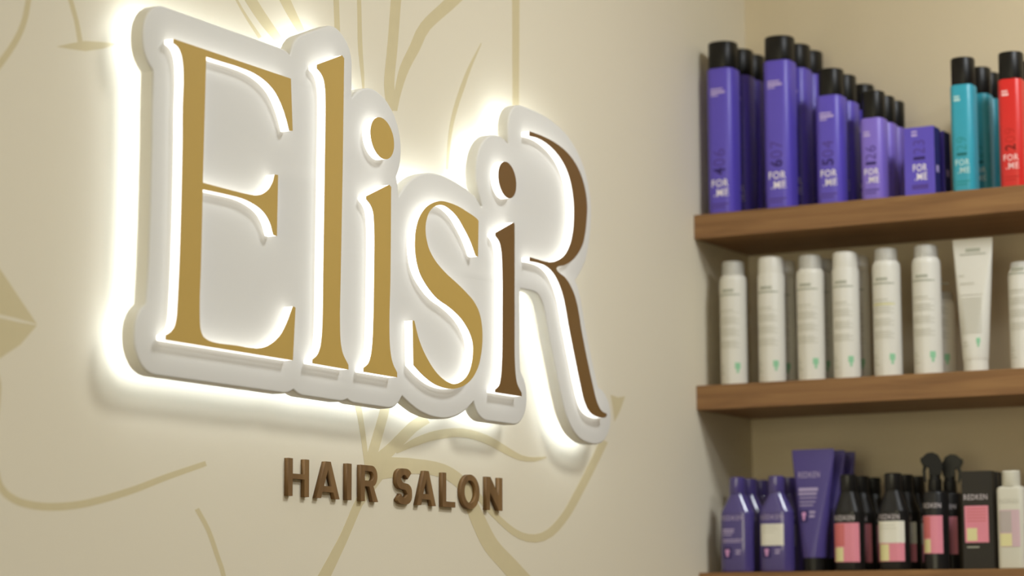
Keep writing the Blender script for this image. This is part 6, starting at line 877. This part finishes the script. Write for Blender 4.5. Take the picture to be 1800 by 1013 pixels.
def spray_bottle(label, yc, xf, turn):
    w = 0.0431
    t = thing('spray_bottle', label, 'bottle', (xf + w / 2, yc, SHELF_Z[2]), 'black spray bottles')
    r = w / 2
    obj('body', loft('body', [(0, w - 0.003, w - 0.003, r), (0.0015, w, w, r), (0.1270, w, w, r), (0.1300, w - 0.002, w - 0.002, r), (0.1315, w - 0.008, w - 0.008, r), (0.1330, 0.020, 0.020, r)]), 'black_gloss', t)
    s = (w, w, r)
    obj('brand_print', text_mesh('brand_print', [('REDKEN', -0.0165, 0.0150, 0.1035, 0.1115, 0.012, False)], s), 'black_print', t)
    obj('label', patches('label', [(-0.0185, 0.0165, 0.0270, 0.0905)], s, 0.0004), 'pink_label', t)
    obj('label_panel', patches('label_panel', [(-0.0180, -0.0030, 0.0530, 0.0890)], s, 0.0006), 'rose_label', t)
    obj('label_panel', patches('label_panel', [(-0.0160, -0.0030, 0.0285, 0.0510)], s, 0.0006), 'cream_label', t)
    obj('collar', loft('collar', [(0.1325, 0.0225, 0.0225, r), (0.1340, 0.0235, 0.0235, r), (0.1520, 0.0225, 0.0225, r), (0.1530, 0.0190, 0.0190, r), (0.1600, 0.0180, 0.0180, r)]), 'black_cap', t)
    prof = [(-0.010, 0), (-0.0125, 0.012), (-0.0115, 0.024), (-0.006, 0.034), (0.003, 0.0385), (0.012, 0.0375), (0.019, 0.032), (0.0215, 0.024), (0.0205, 0.0175), (0.014, 0.016), (0.0095, 0.012), (0.009, 0)]
    trig = [(0.0115, 0.017), (0.0185, 0.017), (0.0205, 0.008), (0.0195, -0.002), (0.0165, -0.010), (0.0135, -0.011), (0.0150, -0.002), (0.0150, 0.007)]
    noz = [(0.0195, 0.0215), (0.0195, 0.0305), (0.0232, 0.0300), (0.0232, 0.0220)]

    def solid(name, pr, th, par):
        me = prism(name, [pr], -th / 2, th / 2)
        bm = bmesh.new()
        bm.from_mesh(me)
        bmesh.ops.rotate(bm, verts=bm.verts, cent=(0, 0, 0), matrix=Matrix.Rotation(turn, 3, 'Z'))
        bmesh.ops.translate(bm, verts=bm.verts, vec=(0, 0, 0.1590))
        bm.to_mesh(me)
        bm.free()
        return obj(name, me, 'black_cap', par)
    h = solid('sprayer_head', prof, 0.020, t)
    solid('nozzle', noz, 0.010, h)
    solid('trigger', trig, 0.011, h)
    return t


spray_bottle('black spray bottle with pink label, its trigger pointing to the sign wall', -0.4264, 3.90, math.radians(112))
spray_bottle('black spray bottle behind the front one, its trigger pointing away from the sign wall', -0.4310, 3.962, math.radians(-75))

bx = carton('carton_box', 'black carton with small pink label between the spray bottle and white bottle', -0.5061, 0.0522, 0.0183, 0.1622, 'carton_black', SHELF_Z[2], 3.90, 'black cartons on the lowest shelf')
s = (0.0522, 0.0183, 0.0005)
obj('brand_print', text_mesh('brand_print', [('REDKEN', -0.0225, 0.0180, 0.1150, 0.1240, 0.012, False)], s), 'black_print', bx)
obj('label', patches('label', [(-0.0220, 0.0190, 0.0440, 0.1050)], s, 0.0004), 'pink_label', bx)
obj('label_panel', patches('label_panel', [(-0.0185, -0.0010, 0.0470, 0.0680)], s, 0.0006), 'cream_label', bx)
obj('fine_print', patches('fine_print', [(-0.018, 0.015, 0.099 - 0.005 * j, 0.1005 - 0.005 * j) for j in range(5)], s, 0.0006), 'rose_label', bx)
obj('fine_print', patches('fine_print', [(-0.019, 0.002, 0.0355, 0.0375)], s, 0.0004), 'grey_print_dark', bx)
copy_tree(bx, (bx.location.x + 0.030, -0.5061, SHELF_Z[2]), 'black carton standing second, behind the front black carton')
copy_tree(bx, (bx.location.x + 0.060, -0.5061, SHELF_Z[2]), 'black carton standing third, rearmost of the cartons')

w = 0.0472
t = thing('hair_bottle', 'white bottle with grey and mauve label at the right of the lowest shelf', 'bottle', (3.90 + 0.3 * w, -0.5612, SHELF_Z[2]), 'white bottle on the lowest shelf')
d = 0.6 * w
obj('body', loft('body', [(0, w - 0.003, d - 0.003, 0.009), (0.0015, w, d, 0.010), (0.1300, w, d, 0.010), (0.1340, w - 0.002, d - 0.002, 0.010), (0.1360, w - 0.010, d - 0.006, 0.009)]), 'bottle_cream', t)
obj('cap', loft('cap', [(0.1358, 0.0307, 0.026, 1), (0.1365, 0.0310, 0.0265, 1), (0.1600, 0.0305, 0.026, 1), (0.1620, 0.0275, 0.023, 1)]), 'bottle_cream', t)
s = (w, d, 0.010)
obj('brand_print', text_mesh('brand_print', [('REDKEN', -0.0170, 0.0165, 0.1080, 0.1150, 0.005, False)], s), 'grey_print', t)
obj('label', patches('label', [(-0.0175, 0.0170, 0.0360, 0.0970)], s, 0.0004), 'mauve_label', t)
obj('label_panel', patches('label_panel', [(-0.0170, 0.0030, 0.0600, 0.0950)], s, 0.0006), 'grey_label', t)
obj('label_panel', patches('label_panel', [(-0.0170, 0.0030, 0.0370, 0.0580)], s, 0.0006), 'cream_label', t)
